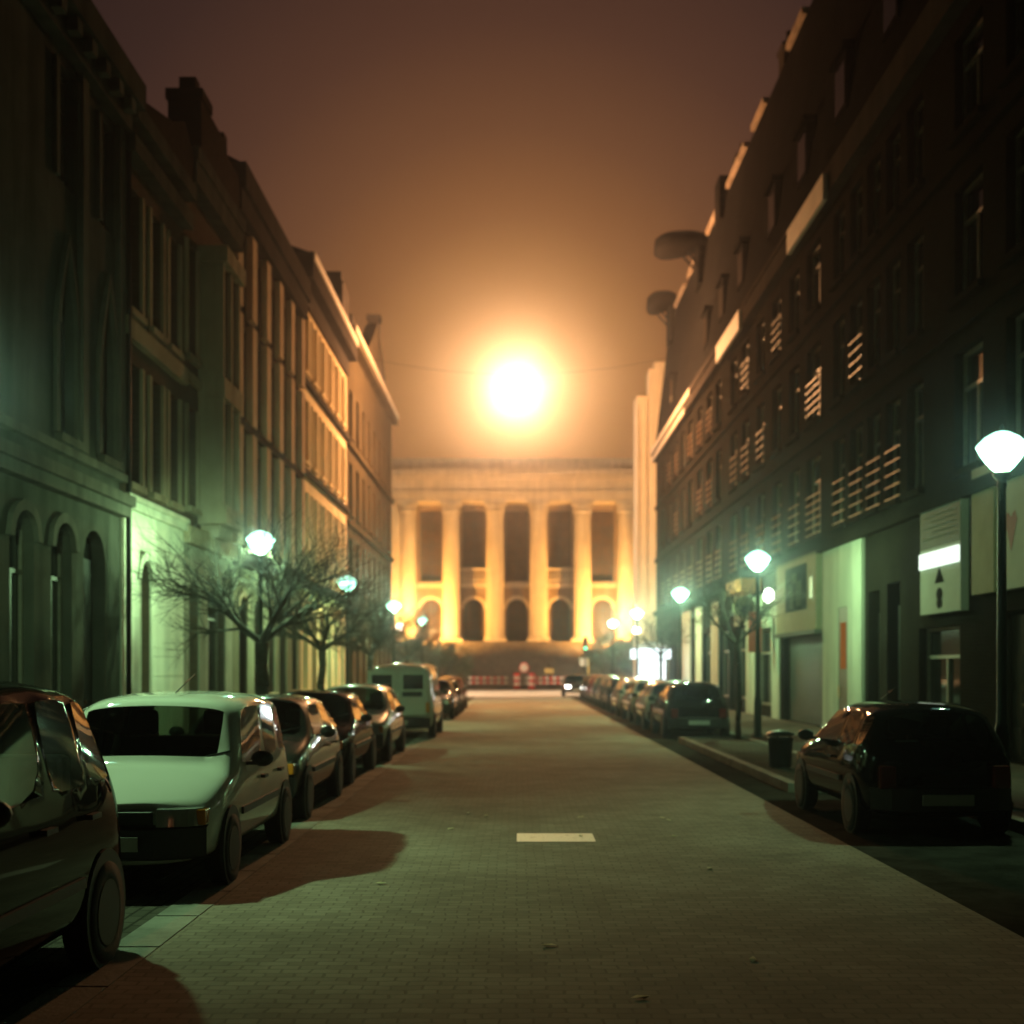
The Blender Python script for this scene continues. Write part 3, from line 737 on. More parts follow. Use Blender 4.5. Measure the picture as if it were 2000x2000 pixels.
for c in cols:
    prof = []; n = 24
    sh = MB(); z0, z1 = 5.15, 17.3; hs = 10; rings = []
    base = len(sh.v); nn = 48
    for j in range(hs + 1):
        t = j / hs; rr = .95 - .14 * t ** 1.6
        for k in range(nn):
            a = 2 * math.pi * k / nn; fl = 1 - .05 * (k % 2)
            sh.v.append((-1.0 + rr * fl * math.cos(a), c + rr * fl * math.sin(a), z0 + (z1 - z0) * t))
    for j in range(hs):
        for k in range(nn):
            sh.f.append((base + j * nn + k, base + j * nn + (k + 1) % nn, base + (j + 1) * nn + (k + 1) % nn, base + (j + 1) * nn + k)); sh.s.append(False)
    o = sh.build("column", M_mus, mu)
    MB().box(-2.18, .18, c - 1.18, c + 1.18, 4.56, 4.8).lathe([(1.12, 4.803), (1.16, 4.9), (1.08, 5.0), (1.0, 5.05), (1.03, 5.12), (.96, 5.16)], (-1, c, 0), 28).build("base", M_mus, o)
    cp = MB().lathe([(.82, 17.3), (.92, 17.36), (.84, 17.45), (.88, 17.8), (1.08, 18.0), (.92, 18.05), (.96, 18.3), (1.2, 18.55), (1.0, 18.6)], (-1, c, 0), 28)
    cp.box(-2.1, .1, c - 1.1, c + 1.1, 18.6, 18.89); cp.build("capital", M_mus, o)
for c in (-12.4, 12.4):
    MB().box(-3.2, -.6, c - .55, c + .55, 4.56, 18.88).build("pier", M_mus, mu)
for c in cols[1:5]:
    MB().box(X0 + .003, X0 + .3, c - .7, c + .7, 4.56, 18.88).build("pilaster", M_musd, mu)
MB().box(-3.4, .02, -13.4, 13.4, 18.9, 19.4).box(-3.4, .1, -13.4, 13.4, 19.4, 20.0).box(-3.4, .02, -13.4, 13.4, 20.05, 21.1).box(-3.4, .35, -13.6, 13.6, 21.15, 21.45).box(-3.4, .75, -14, 14, 21.5, 22.1).build("entablature", M_mus, mu)
MB().box(-3.5, -.6, -13, 13, 22.103, 23.1).box(-3.5, -.4, -13.2, 13.2, 23.103, 23.35).build("attic", M_mus, mu)
dn = MB()
for k in range(44): dn.box(.36, .55, -13.5 + k * .62, -13.2 + k * .62, 21.2, 21.44)
dn.build("dentil_band", M_mus, mu)
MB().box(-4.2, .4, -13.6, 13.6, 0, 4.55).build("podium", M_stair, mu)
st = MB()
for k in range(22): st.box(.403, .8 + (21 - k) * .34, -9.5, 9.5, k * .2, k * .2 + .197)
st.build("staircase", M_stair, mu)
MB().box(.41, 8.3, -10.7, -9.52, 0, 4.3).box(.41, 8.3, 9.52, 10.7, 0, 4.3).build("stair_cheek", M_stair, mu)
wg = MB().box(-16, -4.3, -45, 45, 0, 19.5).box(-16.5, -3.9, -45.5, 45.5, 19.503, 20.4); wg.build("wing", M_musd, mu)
wi = MB()
for k in range(9):
    for sg in (-1, 1):
        wi.box(-4.297, -4.2, sg * (15 + k * 3.2) - .7, sg * (15 + k * 3.2) + .7, 6, 10.5); wi.box(-4.297, -4.2, sg * (15 + k * 3.2) - .7, sg * (15 + k * 3.2) + .7, 12, 17)
wi.build("wing_window", M_glass, mu)

# floodlights washing the museum columns from the top of the stairs
fl_first = None
FL = [(c, -1) for c in (-9.0, -4.5, 0, 4.5, 9.0)]
def make_flood():
    e = empty("floodlight", (0, 0, 0), 0, "small black floodlight on the museum steps aimed up at the columns", "floodlight", "floodlights at the foot of the museum columns")
    MB().box(-.22, .22, -.1, .12, .12, .42).build("housing", M_blackmetal, e, .02)
    MB().box(-.26, -.225, -.03, .03, 0, .3).box(.225, .26, -.03, .03, 0, .3).box(-.26, .26, -.06, .06, 0, .02).build("bracket", M_blackmetal, e)
    MB().quad((-.2, .125, .14), (.2, .125, .14), (.2, .125, .4), (-.2, .125, .4)).build("lens", emit("flood_lens", (1, .7, .35), 8), e)
    l = bpy.data.lights.new("flood_beam", 'SPOT'); l.energy = P_FLOOD; l.color = (1.0, 0.47, 0.10); l.spot_size = R(120); l.spot_blend = .8; l.shadow_soft_size = .15
    o = bpy.data.objects.new("flood_beam", l); COL.objects.link(o); o.parent = e; o.location = (0, .16, .35); o.rotation_euler = (R(90 + 30), 0, 0)
    return e
f0 = make_flood()
FLP = [(-10.1, 123.2, 4.31, -22, 1), (-10.1, 126.2, 4.31, -8, .55), (10.1, 123.2, 4.31, 22, 1), (10.1, 126.2, 4.31, 8, .55)]
for i, (x, y, z, a, pw) in enumerate(FLP):
    o = f0 if i == 0 else copy_tree(f0)
    o.location = (x, y, z); o.rotation_euler.z = R(a)
    if pw != 1:
        for ch in o.children:
            if ch.type == 'LIGHT': ch.data = ch.data.copy(); ch.data.energy = P_FLOOD * pw

# ------------------------------------------------------------------ street lamps
ROAD_MIN = 0.10
def added_beam_shape(l):  # added light pattern that dims flat angles over the road, no reflector modelled
    """beam shape made up to keep the road dark: full light down and to the house side (-x), little at flat angles over the road (+x)"""
    l.use_nodes = True; n = l.node_tree; em = n.nodes["Emission"]
    t = n.nodes.new("ShaderNodeTexCoord"); sp = n.nodes.new("ShaderNodeSeparateXYZ"); n.links.new(t.outputs["Normal"], sp.inputs[0])
    a = n.nodes.new("ShaderNodeMapRange"); a.interpolation_type = 'SMOOTHSTEP'
    for k, v in enumerate((-.42, -.76, ROAD_MIN, 1.0)): a.inputs[k + 1].default_value = v
    n.links.new(sp.outputs["Z"], a.inputs[0])
    b = n.nodes.new("ShaderNodeMapRange"); b.interpolation_type = 'SMOOTHSTEP'
    for k, v in enumerate((-.10, .32, 0.0, 1.0)): b.inputs[k + 1].default_value = v
    n.links.new(sp.outputs["X"], b.inputs[0])
    m = n.nodes.new("ShaderNodeMix"); m.data_type = 'FLOAT'
    n.links.new(b.outputs[0], m.inputs["Factor"]); m.inputs["A"].default_value = 1.0; n.links.new(a.outputs[0], m.inputs["B"])
    n.links.new(m.outputs["Result"], em.inputs["Strength"])
def lamp_proto():
    e = empty("street_lamp", (0, 0, 0))
    MB().lathe([(.13, 0), (.13, .06), (.095, .1), (.09, .85), (.075, .95), (.06, 1.0), (.048, 3.75), (.06, 3.8), (.05, 3.84)], (0, 0, 0), 16).build("pole", M_pole, e)
    h = MB().lathe([(.05, 3.84), (.10, 3.9), (.11, 3.94), (.09, 3.95)], (0, 0, 0), 16); h.build("collar", M_pole, e)
    gl = MB().lathe([(.07, 3.952), (.13, 4.0), (.21, 4.10), (.29, 4.24)], (0, 0, 0), 20).build("lantern_glass", M_lampglass, e)
    cp = MB().lathe([(.295, 4.24), (.29, 4.27), (.2, 4.36), (.09, 4.42), (.0005, 4.44)], (0, 0, 0), 20).build("lantern_hood", M_hoodglare, e)
    MB().lathe([(.04, 4.44), (.025, 4.49), (0, 4.52)], (0, 0, 0), 10).build("finial", M_pole, cp)
    po = point("lantern_light", (0, 0, 4.15), P_STREET, C_STREET, .08, e)
    added_beam_shape(po.data)
    return e
lp = lamp_proto()
LG = "post-top street lamps along both kerbs"
lamps = [(-5.1, 11.7, "street lamp on the left kerb just beyond the dark parked people carrier"),
         (-5.2, 25.8, "largest glowing street lamp on the left, above the first bare tree"),
         (-5.1, 38.2, "street lamp on the left rising over the second bare tree"),
         (-5.05, 52.2, "street lamp on the left with its head just above the pinkish lamp"),
         (-5.0, 67.3, "last green white street lamp on the left, in front of the museum's left arch"),
         (5.72, 15.0, "big glowing street lamp at the far right beside the wall signs"),
         (5.70, 30.1, "street lamp on the right behind the slim young tree"),
         (5.62, 43.7, "street lamp on the right beyond the slim young tree and before the lit kiosk"),
         (5.56, 58.8, "street lamp on the right just above the white lit kiosk"),
         (5.4, 71.5, "last street lamp on the right in front of the round bush")]
for i, (x, y, lab) in enumerate(lamps):
    o = lp if i == 0 else copy_tree(lp)
    o.location = (x, y, 0.12); o.rotation_euler.z = 0 if x < 0 else math.pi; tag(o, lab, "street lamp", LG)
    if i == 5:      # this lamp is weaker than the rest
        for ch in o.children:
            if ch.type == 'LIGHT': ch.data = ch.data.copy(); ch.data.energy = P_STREET * .4
# far pinkish globes
def globe_lamp(x, y, zc, r, lab, base=0.12, power=150):
    e = empty("globe_lamp", (x, y, base), 0, lab, "street lamp")
    MB().lathe([(.09, 0), (.09, .5), (.05, .6), (.04, zc - r - base)], (0, 0, 0), 12).build("pole", M_pole, e)
    MB().lathe([(r * math.sin(math.pi * k / 12) + .0005, zc - base - r * math.cos(math.pi * k / 12)) for k in range(13)], (0, 0, 0), 20).build("globe", M_pinkglass, e)
    point("globe_light", (0, 0, zc - base), power, (1, .72, .5), .1, e)
globe_lamp(-9.1, 99, 5.0, .27, "pinkish globe lamp on a post across the square at left")
globe_lamp(-13.0, 88, 7.5, .3, "tall globe lamp in the cross street hidden behind the left corner house", power=P_CROSS)
globe_lamp(14.5, 93, 7.5, .3, "tall globe lamp in the cross street hidden behind the right corner block", power=P_CROSS)
globe_lamp(7.0, 74.5, 4.0, .2, "pinkish globe lamp above the lit kiosk at right")

# ------------------------------------------------------------------ sodium lamp hung over the street
e = empty("hanging_lamp", (0, 62, 15.4), 0, "huge glaring orange white lamp hung on a wire above the middle of the street", "street lamp")
MB().lathe([(.34 * math.sin(math.pi * k / 14) + .0005, -.34 * math.cos(math.pi * k / 14)) for k in range(15)], (0, 0, 0), 24).build("globe", M_sodium, e)
MB().lathe([(.05, .342), (.07, .38), (.05, .5), (.02, .6), (.02, .7)], (0, 0, 0), 12).build("fitting", M_blackmetal, e)
wr = MB(); P = [(-7.8 + 16.3 * k / 20, 0, .7 + 1.0 * ((k - 9.57) / 10) ** 2) for k in range(21)]
for p, q in zip(P, P[1:]): wr.tube(p, q, .008, n=4)
wr.build("span_wire", M_blackmetal, e)
point("sodium_light", (0, 0, 0), P_SODIUM, C_SODIUM, .3, e)

# ------------------------------------------------------------------ signs, kiosk, small street things (right wall: outward is -x)
def sheet(m, x, d0, d1, z0, z1):
    m.quad((x, d0, z0), (x, d1, z0), (x, d1, z1), (x, d0, z1))
M_signw = mat("sign_enamel", (0.34, 0.36, 0.30), 0.75, spec=.05, noise=(2, .1))
M_signc = mat("sign_cream", (0.24, 0.22, 0.14), 0.8, spec=.05, noise=(2, .15))
M_signg = mat("sign_grey", (0.07, 0.07, 0.058), 0.7, spec=.05, noise=(3, .2))
M_mark = mat("sign_dark_mark", (0.03, 0.027, 0.027), 0.95, spec=0)
M_maroon = mat("sign_maroon_mark", (0.16, 0.015, 0.02), 0.8)
M_tube = emit("sign_light_band", (0.85, 1.0, 0.85), 2.6)
M_tube.cycles.emission_sampling = 'NONE'

e = empty("wall_sign", (XR, 25.1, 2.85), 0, "white wall sign with a glaring light band, a dark triangle and a blob below it", "sign")
MB().box(-.16, -.003, -1.2, 1.2, 0, 2.15).build("sign_box", M_signw, e, .01)
q = MB(); sheet(q, -.165, -1.17, 1.17, 1.32, 2.1); q.build("printed_panel", M_signg, e)
q = MB()
for k in range(5): sheet(q, -.168, -1.0, 1.0 - (k % 2) * .5, 1.5 + k * .11, 1.53 + k * .11)
q.build("text_line", mat("sign_grey_text", (.12, .12, .10), .95, spec=0), e)
MB().box(-.2, -.163, -1.15, 1.15, .93, 1.24).build("light_band", M_tube, e)
q = MB(); q.quad((-.166, -.28, .60), (-.166, .28, .60), (-.166, .0, .92)); q.build("triangle_mark", M_mark, e)
q = MB(); 
for zc, r in ((.38, .16), (.2, .14)):
    i = len(q.v); n = 14
    q.v += [(-.166, r * 1.15 * math.cos(2 * math.pi * k / n), zc + r * .8 * math.sin(2 * math.pi * k / n)) for k in range(n)]; q.f.append(tuple(range(i, i + n))); q.s.append(False)
    q.v = [(a[0] - (.002 if zc < .3 and j >= i else 0), a[1], a[2]) for j, a in enumerate(q.v)]
q.build("blob_mark", M_mark, e)

e = empty("wall_sign", (XR, 22.05, 3.1), 0, "cream wall panel half hidden behind the big street lamp's post, near the right edge", "sign")
MB().box(-.14, -.003, .25, 1.35, 0, 2.3).build("sign_box", M_signc, e, .01)
e = empty("wall_sign", (XR, 20.9, 3.1), 0, "pale wall sign with a maroon downward point at the right edge", "sign")
MB().box(-.16, -.003, -1.1, 1.1, 0, 2.3).build("sign_box", M_signw, e, .01)
q = MB(); c = .55
q.quad((-.165, c - .0, .62), (-.165, c + .26, 1.15), (-.165, c + .17, 1.32), (-.165, c, 1.22), (-.165, c - .17, 1.32), (-.165, c - .26, 1.15))
q.build("pointed_mark", M_maroon, e)

e = empty("poster_board", (XR, 38.0, 2.85), 0, "framed poster board with a dark picture over the dark shutter", "sign")
MB().box(-.2, -.003, -2.7, 2.7, 0, 2.2).build("board", M_signc, e, .02)
q = MB(); sheet(q, -.205, -1.6, 1.3, .62, 1.95); q.build("picture", mat("poster_picture", (.03, .04, .036), .9, spec=0, noise=(1.6, .9)), e)
q = MB()
for k, (a, c, z0, z1) in enumerate(((-.9, -.2, .75, 1.5), (.1, .7, .7, 1.25), (-.3, .3, 1.45, 1.75))): sheet(q, -.208 - k * .002, a, c, z0, z1)
q.build("pale_figure", mat("poster_figure", (.09, .11, .095), .9, noise=(3, .5), spec=0), e)
q = MB(); sheet(q, -.206, -2.3, -1.95, .9, 1.5); q.build("orange_mark", mat("orange_print", (.42, .15, .06), .5), e)
MB().box(-.26, -.003, -2.75, 2.75, -.12, -.003).build("lower_rail", M_signg, e)

e = empty("canopy_panel", (XR, 45.6, 4.45), 0, "small tan canopy board behind the second right street lamp", "canopy")
MB().box(-.75, -.003, -1.5, 1.5, 0, .45).build("fascia", mat("tan_board", (.42, .17, .05), .6, noise=(2, .2)), e, .02)
MB().box(-.73, -.003, -1.45, 1.45, .452, .5).build("top", M_signg, e)

e = empty("round_sign", (7.75, 43.4, 3.85), 0, "round pale sign with a dark bite mark sticking out beside the street lamp", "sign")
MB().lathe([(.36, -.05), (.38, -.04), (.38, .04), (.36, .05)], (0, 0, 0), 28, 'y').build("disc", M_signc, e)
q = MB(); q.v += [(.10 + .2 * math.cos(t), -.056, -.06 + .15 * math.sin(t)) for t in [2 * math.pi * k / 12 for k in range(12)]]; q.f.append(tuple(range(12))); q.s.append(False)
q.build("dark_mark", M_mark, e)
MB().box(.38, .75, -.02, .02, -.02, .02).build("bracket", M_blackmetal, e)

e = empty("wall_lamp", (8.1, 40.9, 4.1), 0, "small oval wall lamp glowing white beside the framed poster board", "wall lamp")
MB().lathe([(.17 * math.sin(math.pi * k / 10) + .0005, -.24 * math.cos(math.pi * k / 10)) for k in range(11)], (0, 0, 0), 16).build("globe", emit("wall_lamp_glass", (.9, 1, .85), 8, True), e)
MB().box(.17, .4, -.03, .03, -.03, .03).build("bracket", M_blackmetal, e)
point("wall_lamp_light", (0, 0, 0), 9, (.9, 1, .7), .08, e)

e = empty("hanging_banner", (7.9, 42.2, 2.3), 0, "narrow reddish brown banner hanging under the second right street lamp", "banner")
MB().box(-.22, .22, -.02, .02, 0, 1.35).build("cloth", mat("red_brown_cloth", (.42, .12, .07), .8, noise=(3, .25)), e)
MB().box(.22, .6, -.02, .02, 1.2, 1.24).build("bracket", M_blackmetal, e)

# lit kiosk
e = empty("lit_kiosk", (6.75, 63.5, .126), 0, "dazzling white lit kiosk with an overhanging roof on the right pavement", "kiosk")
M_kl = emit("kiosk_panel", (.93, 1.0, 1.0), 3.2); M_kl.cycles.emission_sampling = 'NONE'
MB().box(-.62, .62, -.5, .5, .28, 2.05).build("light_panel", M_kl, e)
q = MB()
for (x, y) in ((-.66, -.54), (.62, -.54), (-.66, .5), (.62, .5)): q.box(x, x + .04, y, y + .04, 0, 2.08)
q.build("frame", M_blackmetal, e)
MB().box(-1.02, .85, -.8, .7, 2.12, 2.62).build("roof_light", emit("kiosk_roof_panel", (.88, .97, 1.0), 3.0), e, .05)
bpy.data.materials["kiosk_roof_panel"].cycles.emission_sampling = 'NONE'
MB().lathe([(.9, 2.65), (.75, 2.8), (.4, 2.95), (0, 3.0)], (-.08, 0, 0), 20).build("roof_cap", mat("kiosk_cap", (.25, .35, .5), .4), e)
MB().box(-.66, .66, -.54, .54, 0, .26).build("base", M_blackmetal, e)
point("kiosk_light", (-.4, -1.1, 1.6), 160, (.85, 1.0, .9), .3, e)

# litter bin at the lamp foot
e = empty("litter_bin", (4.35, 21.0, .12), 0, "squat dark litter bin on the pavement in front of the street lamp", "litter bin")
MB().lathe([(.2, 0), (.23, .05), (.25, .62), (.27, .64), (.27, .68), (.2, .7)], (0, 0, 0), 20).build("drum", M_blackmetal, e)
MB().lathe([(.29, .74), (.29, .78), (.18, .84), (0, .86)], (0, 0, 0), 20).build("lid", M_pole, e)
q = MB()
for t in (0, 2.1, 4.2): q.box(.2 * math.cos(t) - .015, .2 * math.cos(t) + .015, .2 * math.sin(t) - .015, .2 * math.sin(t) + .015, .7, .74)
q.build("stem", M_blackmetal, e)
e.scale = (.8, .8, .72)

# things in front of the museum: barriers, sign, traffic light
def barrier(x, y, w, lab, grp=None):
    e = empty("road_barrier", (x, y, 0), 0, lab, "road barrier", grp)
    n = max(4, int(w / .3))
    for zz in (.45, .85):
        a, c = MB(), MB()
        for k in range(n):
            x0 = -w / 2 + w * k / n; (a if k % 2 else c).box(x0, x0 + w / n - .002, -.02, .02, zz, zz + .22)
        o = a.build("red_stripe", M_red, e); c.build("white_stripe", M_whitep, e)
    MB().box(-w / 2 + .1, -w / 2 + .16, .022, .07, 0, 1.1).box(w / 2 - .16, w / 2 - .1, .022, .07, 0, 1.1).box(-w / 2, -w / 2 + .26, -.25, .3, 0, .06).box(w / 2 - .26, w / 2, -.25, .3, 0, .06).build("leg", M_blackmetal, e)
    return e
barrier(-2.5, 110, 3.4, "long red and white road barrier at left in front of the museum steps")
barrier(2.8, 109.4, 4.2, "long red and white road barrier at right in front of the museum steps")
def marker(x, y, lab):
    e = empty("striped_post", (x, y, .0), 0, lab, "marker post")
    for k in range(5):
        MB().lathe([(.28, .1 + k * .26), (.28, .1 + k * .26 + .258)], (0, 0, 0), 16).build("red_stripe" if k % 2 == 0 else "white_stripe", M_red if k % 2 == 0 else M_whitep, e)
    MB().lathe([(.32, 0), (.32, .1)], (0, 0, 0), 16).build("foot", M_blackmetal, e)
marker(0.0, 106, "fat red and white striped post below the round sign")
marker(1.25, 105.5, "fat red and white striped post to the right of the round sign")
e = empty("round_road_sign", (.62, 107.5, .0), 0, "round white road sign with a red rim standing in front of the museum steps", "road sign")
MB().lathe([(.035, 0), (.035, 1.5)], (0, 0.03, 0), 8).build("post", M_blackmetal, e)
MB().lathe([(.42, -.02), (.43, 0), (.42, .02)], (0, 0, 1.85), 24, 'y').build("rim", M_red, e)
MB().lathe([(.33, -.026), (.33, -.022)], (0, 0, 1.85), 24, 'y').build("face", M_whitep, e)
e = empty("traffic_light", (4.75, 88, .0), 0, "traffic light showing green at the end of the street", "traffic light")
MB().lathe([(.07, 0), (.055, 3.1)], (0, 0, 0), 10).build("pole", M_pole, e)
MB().box(-.16, .16, -.12, .1, 3.0, 3.95).build("signal_head", M_blackmetal, e, .02)
for zz, mm, nm in ((3.8, mat("dead_red_lens", (.12, .02, .015), .2), "red_lens"), (3.5, mat("dead_amber_lens", (.12, .07, .01), .2), "amber_lens"), (3.18, emit("green_lens", (.2, 1, .5), 5), "green_lens")):
    MB().lathe([(.0005, -.03), (.08, -.02), (.11, 0)], (0, -.124, zz), 14, 'y').build(nm, mm, e)
    MB().box(-.13, .13, -.28, -.13, zz + .12, zz + .135).build("visor", M_blackmetal, e)
e = empty("small_sign_plate", (4.75, 90.3, 0), 0, "small bluish white plate on a yellow post under the traffic light", "sign")
MB().lathe([(.045, 0), (.045, 2.5)], (.32, 0, 0), 10).build("post", mat("yellow_post", (.55, .42, .08), .5), e)
MB().box(-.28, .28, -.03, .0, 1.95, 2.5).build("plate", mat("blue_white_plate", (.62, .72, .8), .35), e)
e = empty("direction_sign", (2.75, 108.6, 0), 0, "small dull yellow direction board on a post before the museum steps", "sign")
MB().lathe([(.04, 0), (.04, 2.2)], (0, .03, 0), 8).build("post", M_blackmetal, e)
MB().box(-.4, .4, -.03, .0, 1.35, 1.8).build("board", mat("yellow_board", (.50, .38, .12), .5), e)

# ------------------------------------------------------------------ trees and bushes
def tree_mesh(seed, zf, spread, height, r0, nlimb=5, lev=4):
    rr = random.Random(seed); trunk, crown = MB(), MB()
    p = Vector((0, 0, 0)); k = 5; prev = p; pr = r0 * 1.25
    for i in range(1, k + 1):
        q = Vector((rr.uniform(-.03, .03), rr.uniform(-.03, .03), zf * i / k)); r = r0 * (1.08 - .14 * i / k + (.15 if i == k else 0))
        trunk.tube(prev, q, pr, r, 9); prev, pr = q, r
    top = prev
    def grow(p, d, L, r, l):
        n = 3 if l > 0 else 2
        for i in range(n):
            d = (d + Vector((rr.uniform(-.22, .22), rr.uniform(-.22, .22), rr.uniform(-.06, .16)))).normalized()
            q = p + d * (L / n); r2 = r * .82
            crown.tube(p, q, r, r2, 6 if l > 2 else 4 if l > 1 else 3, caps=False); p, r = q, r2
            if l > 0 and i < n - 1 or (l > 0 and i == n - 1):
                for c in range(2 if i < n - 1 else 3):
                    a = rr.uniform(.45, .95); ax = Vector((rr.uniform(-1, 1), rr.uniform(-1, 1), rr.uniform(-.35, .5))).normalized()
                    dd = (d * math.cos(a) + (ax - d * ax.dot(d)).normalized() * math.sin(a)).normalized()
                    grow(p, dd, L * rr.uniform(.52, .74), r * .62, l - 1)
    for i in range(nlimb):
        t = 2 * math.pi * (i + rr.uniform(-.25, .25)) / nlimb
        d = Vector((math.cos(t) * 1.0, math.sin(t) * 1.0, rr.uniform(.5, 1.25))).normalized()
        grow(top, d, spread * rr.uniform(.75, 1.0), r0 * .62, lev - 1)
    return trunk, crown
def tree(x, y, seed, zf, spread, h, r0, lab, nlimb=5, lev=4, rz=0):
    e = empty("bare_tree", (x, y, .12), rz, lab, "tree", "bare pollarded street trees")
    t, c = tree_mesh(seed, zf, spread, h, r0, nlimb, lev)
    o = t.build("trunk", M_bark, e); c.build("crown", M_bark, e)
    return e
tree(-5.0, 25.0, 3, 2.15, 1.6, 5, .125, "large bare tree spreading its limbs under the largest left street lamp")
tree(-5.0, 32.6, 8, 2.1, 1.5, 5, .10, "bare tree second along the left kerb with a thinner trunk")
tree(-5.0, 43.4, 12, 2.1, 1.5, 5, .10, "bare tree third along the left kerb, beside the white van")
tree(-5.0, 58.0, 21, 2.1, 1.5, 5, .10, "far bare tree on the left kerb behind the white van")
tree(-5.3, 8.8, 33, 2.6, 1.2, 6, .12, "nearest bare tree at the left edge with only outer twigs showing")
tree(5.15, 29.6, 17, 2.2, 1.15, 4.5, .062, "slim young bare tree on the right before the dark hatchback's rear", nlimb=4, lev=4)
tree(5.9, 52.0, 19, 2.2, 1.15, 4.5, .07, "far bare tree on the right pavement near the lit kiosk", nlimb=4, lev=4)

def bush(x, y, rx, ry, h, lab, seed):
    rr = random.Random(seed); e = empty("round_bush", (x, y, .1), 0, lab, "bush", None)
    m = MB(); cl = []
    for k in range(60):
        t, ph = rr.uniform(0, 2 * math.pi), math.acos(rr.uniform(-.2, 1)); q = rr.uniform(.55, 1) 
        cl.append((rx * q * math.sin(ph) * math.cos(t), ry * q * math.sin(ph) * math.sin(t), h * .42 + h * .55 * q * math.cos(ph), rr.uniform(.35, .75)))
    for (a, b_, c, r) in cl:
        for k in range(70):
            v = Vector((rr.gauss(0, .5), rr.gauss(0, .5), rr.gauss(0, .5))) * r; s = rr.uniform(.06, .13)
            p = Vector((a, b_, max(.1, c))) + v; d1 = Vector((rr.uniform(-1, 1), rr.uniform(-1, 1), rr.uniform(-1, 1))).normalized() * s; d2 = d1.orthogonal().normalized() * s * .55
            m.quad(p - d1, p + d2, p + d1, p - d2)
    m.build("foliage", M_leaf, e)
    st = MB()
    for k in range(9):
        t = 2 * math.pi * k / 9; st.tube((rr.uniform(-.3, .3), rr.uniform(-.3, .3), 0), (rx * .6 * math.cos(t), ry * .6 * math.sin(t), h * .7), .05, .02, 5)
    st.build("stem", M_bark, e)
bush(-6.3, 101, 2.8, 2.2, 4.1, "wide dark evergreen bush at the left foot of the museum steps", 1)
bush(-9.6, 106, 2.4, 2.2, 4.9, "tall dark evergreen bush at the far left of the square", 4)
bush(7.3, 101, 2.3, 2.0, 4.6, "tall dark evergreen bush at the right foot of the museum steps", 2)
bush(10.5, 104, 2.4, 2.0, 4.8, "dark evergreen bush partly hidden behind the right street end", 5)

# ------------------------------------------------------------------ parked vehicles
M_tyre = mat("tyre_rubber", (0.018, 0.018, 0.018), 0.85)
M_rim = mat("steel_rim", (0.022, 0.022, 0.021), 0.6, 0.2)
M_trim = mat("black_plastic", (0.02, 0.02, 0.02), 0.55)
M_carglass = glassmat("car_glass", (0.36, 0.43, 0.37), 1.55)
M_headl = mat("headlamp_glass", (0.55, 0.57, 0.55), 0.08, 0.55, coat=1.0)
M_taill = mat("tail_lamp_red", (0.11, 0.006, 0.005), 0.15, coat=1.0)
M_amber = mat("indicator_amber", (0.60, 0.20, 0.02), 0.15, coat=1.0)
M_plate = mat("number_plate", (0.40, 0.40, 0.36), 0.4)
M_seat = mat("seat_fabric", (0.03, 0.03, 0.03), 0.9)
M_chrome = mat("chrome", (0.65, 0.65, 0.62), 0.12, 1.0)
def paint(name, c, metallic=0.0, rough=0.35, coat=1.0): return mat("paint_" + name, c, rough, metallic, coat=coat, spec=0.0)

def split_by_material(me_src, names, mats, parent):
    bm = bmesh.new(); bm.from_mesh(me_src); out = {}
    for idx in sorted({f.material_index for f in bm.faces}):
        b2 = bm.copy(); bmesh.ops.delete(b2, geom=[f for f in b2.faces if f.material_index != idx], context='FACES')
        me = bpy.data.meshes.new(names[idx]); b2.to_mesh(me); b2.free()
        me.polygons.foreach_set("material_index", [0] * len(me.polygons)); me.polygons.foreach_set("use_smooth", [True] * len(me.polygons))
        me.materials.clear(); me.materials.append(mats[idx])
        o = bpy.data.objects.new(names[idx], me); COL.objects.link(o); o.parent = parent; out.setdefault(names[idx], []).append(o)
    bm.free(); return out

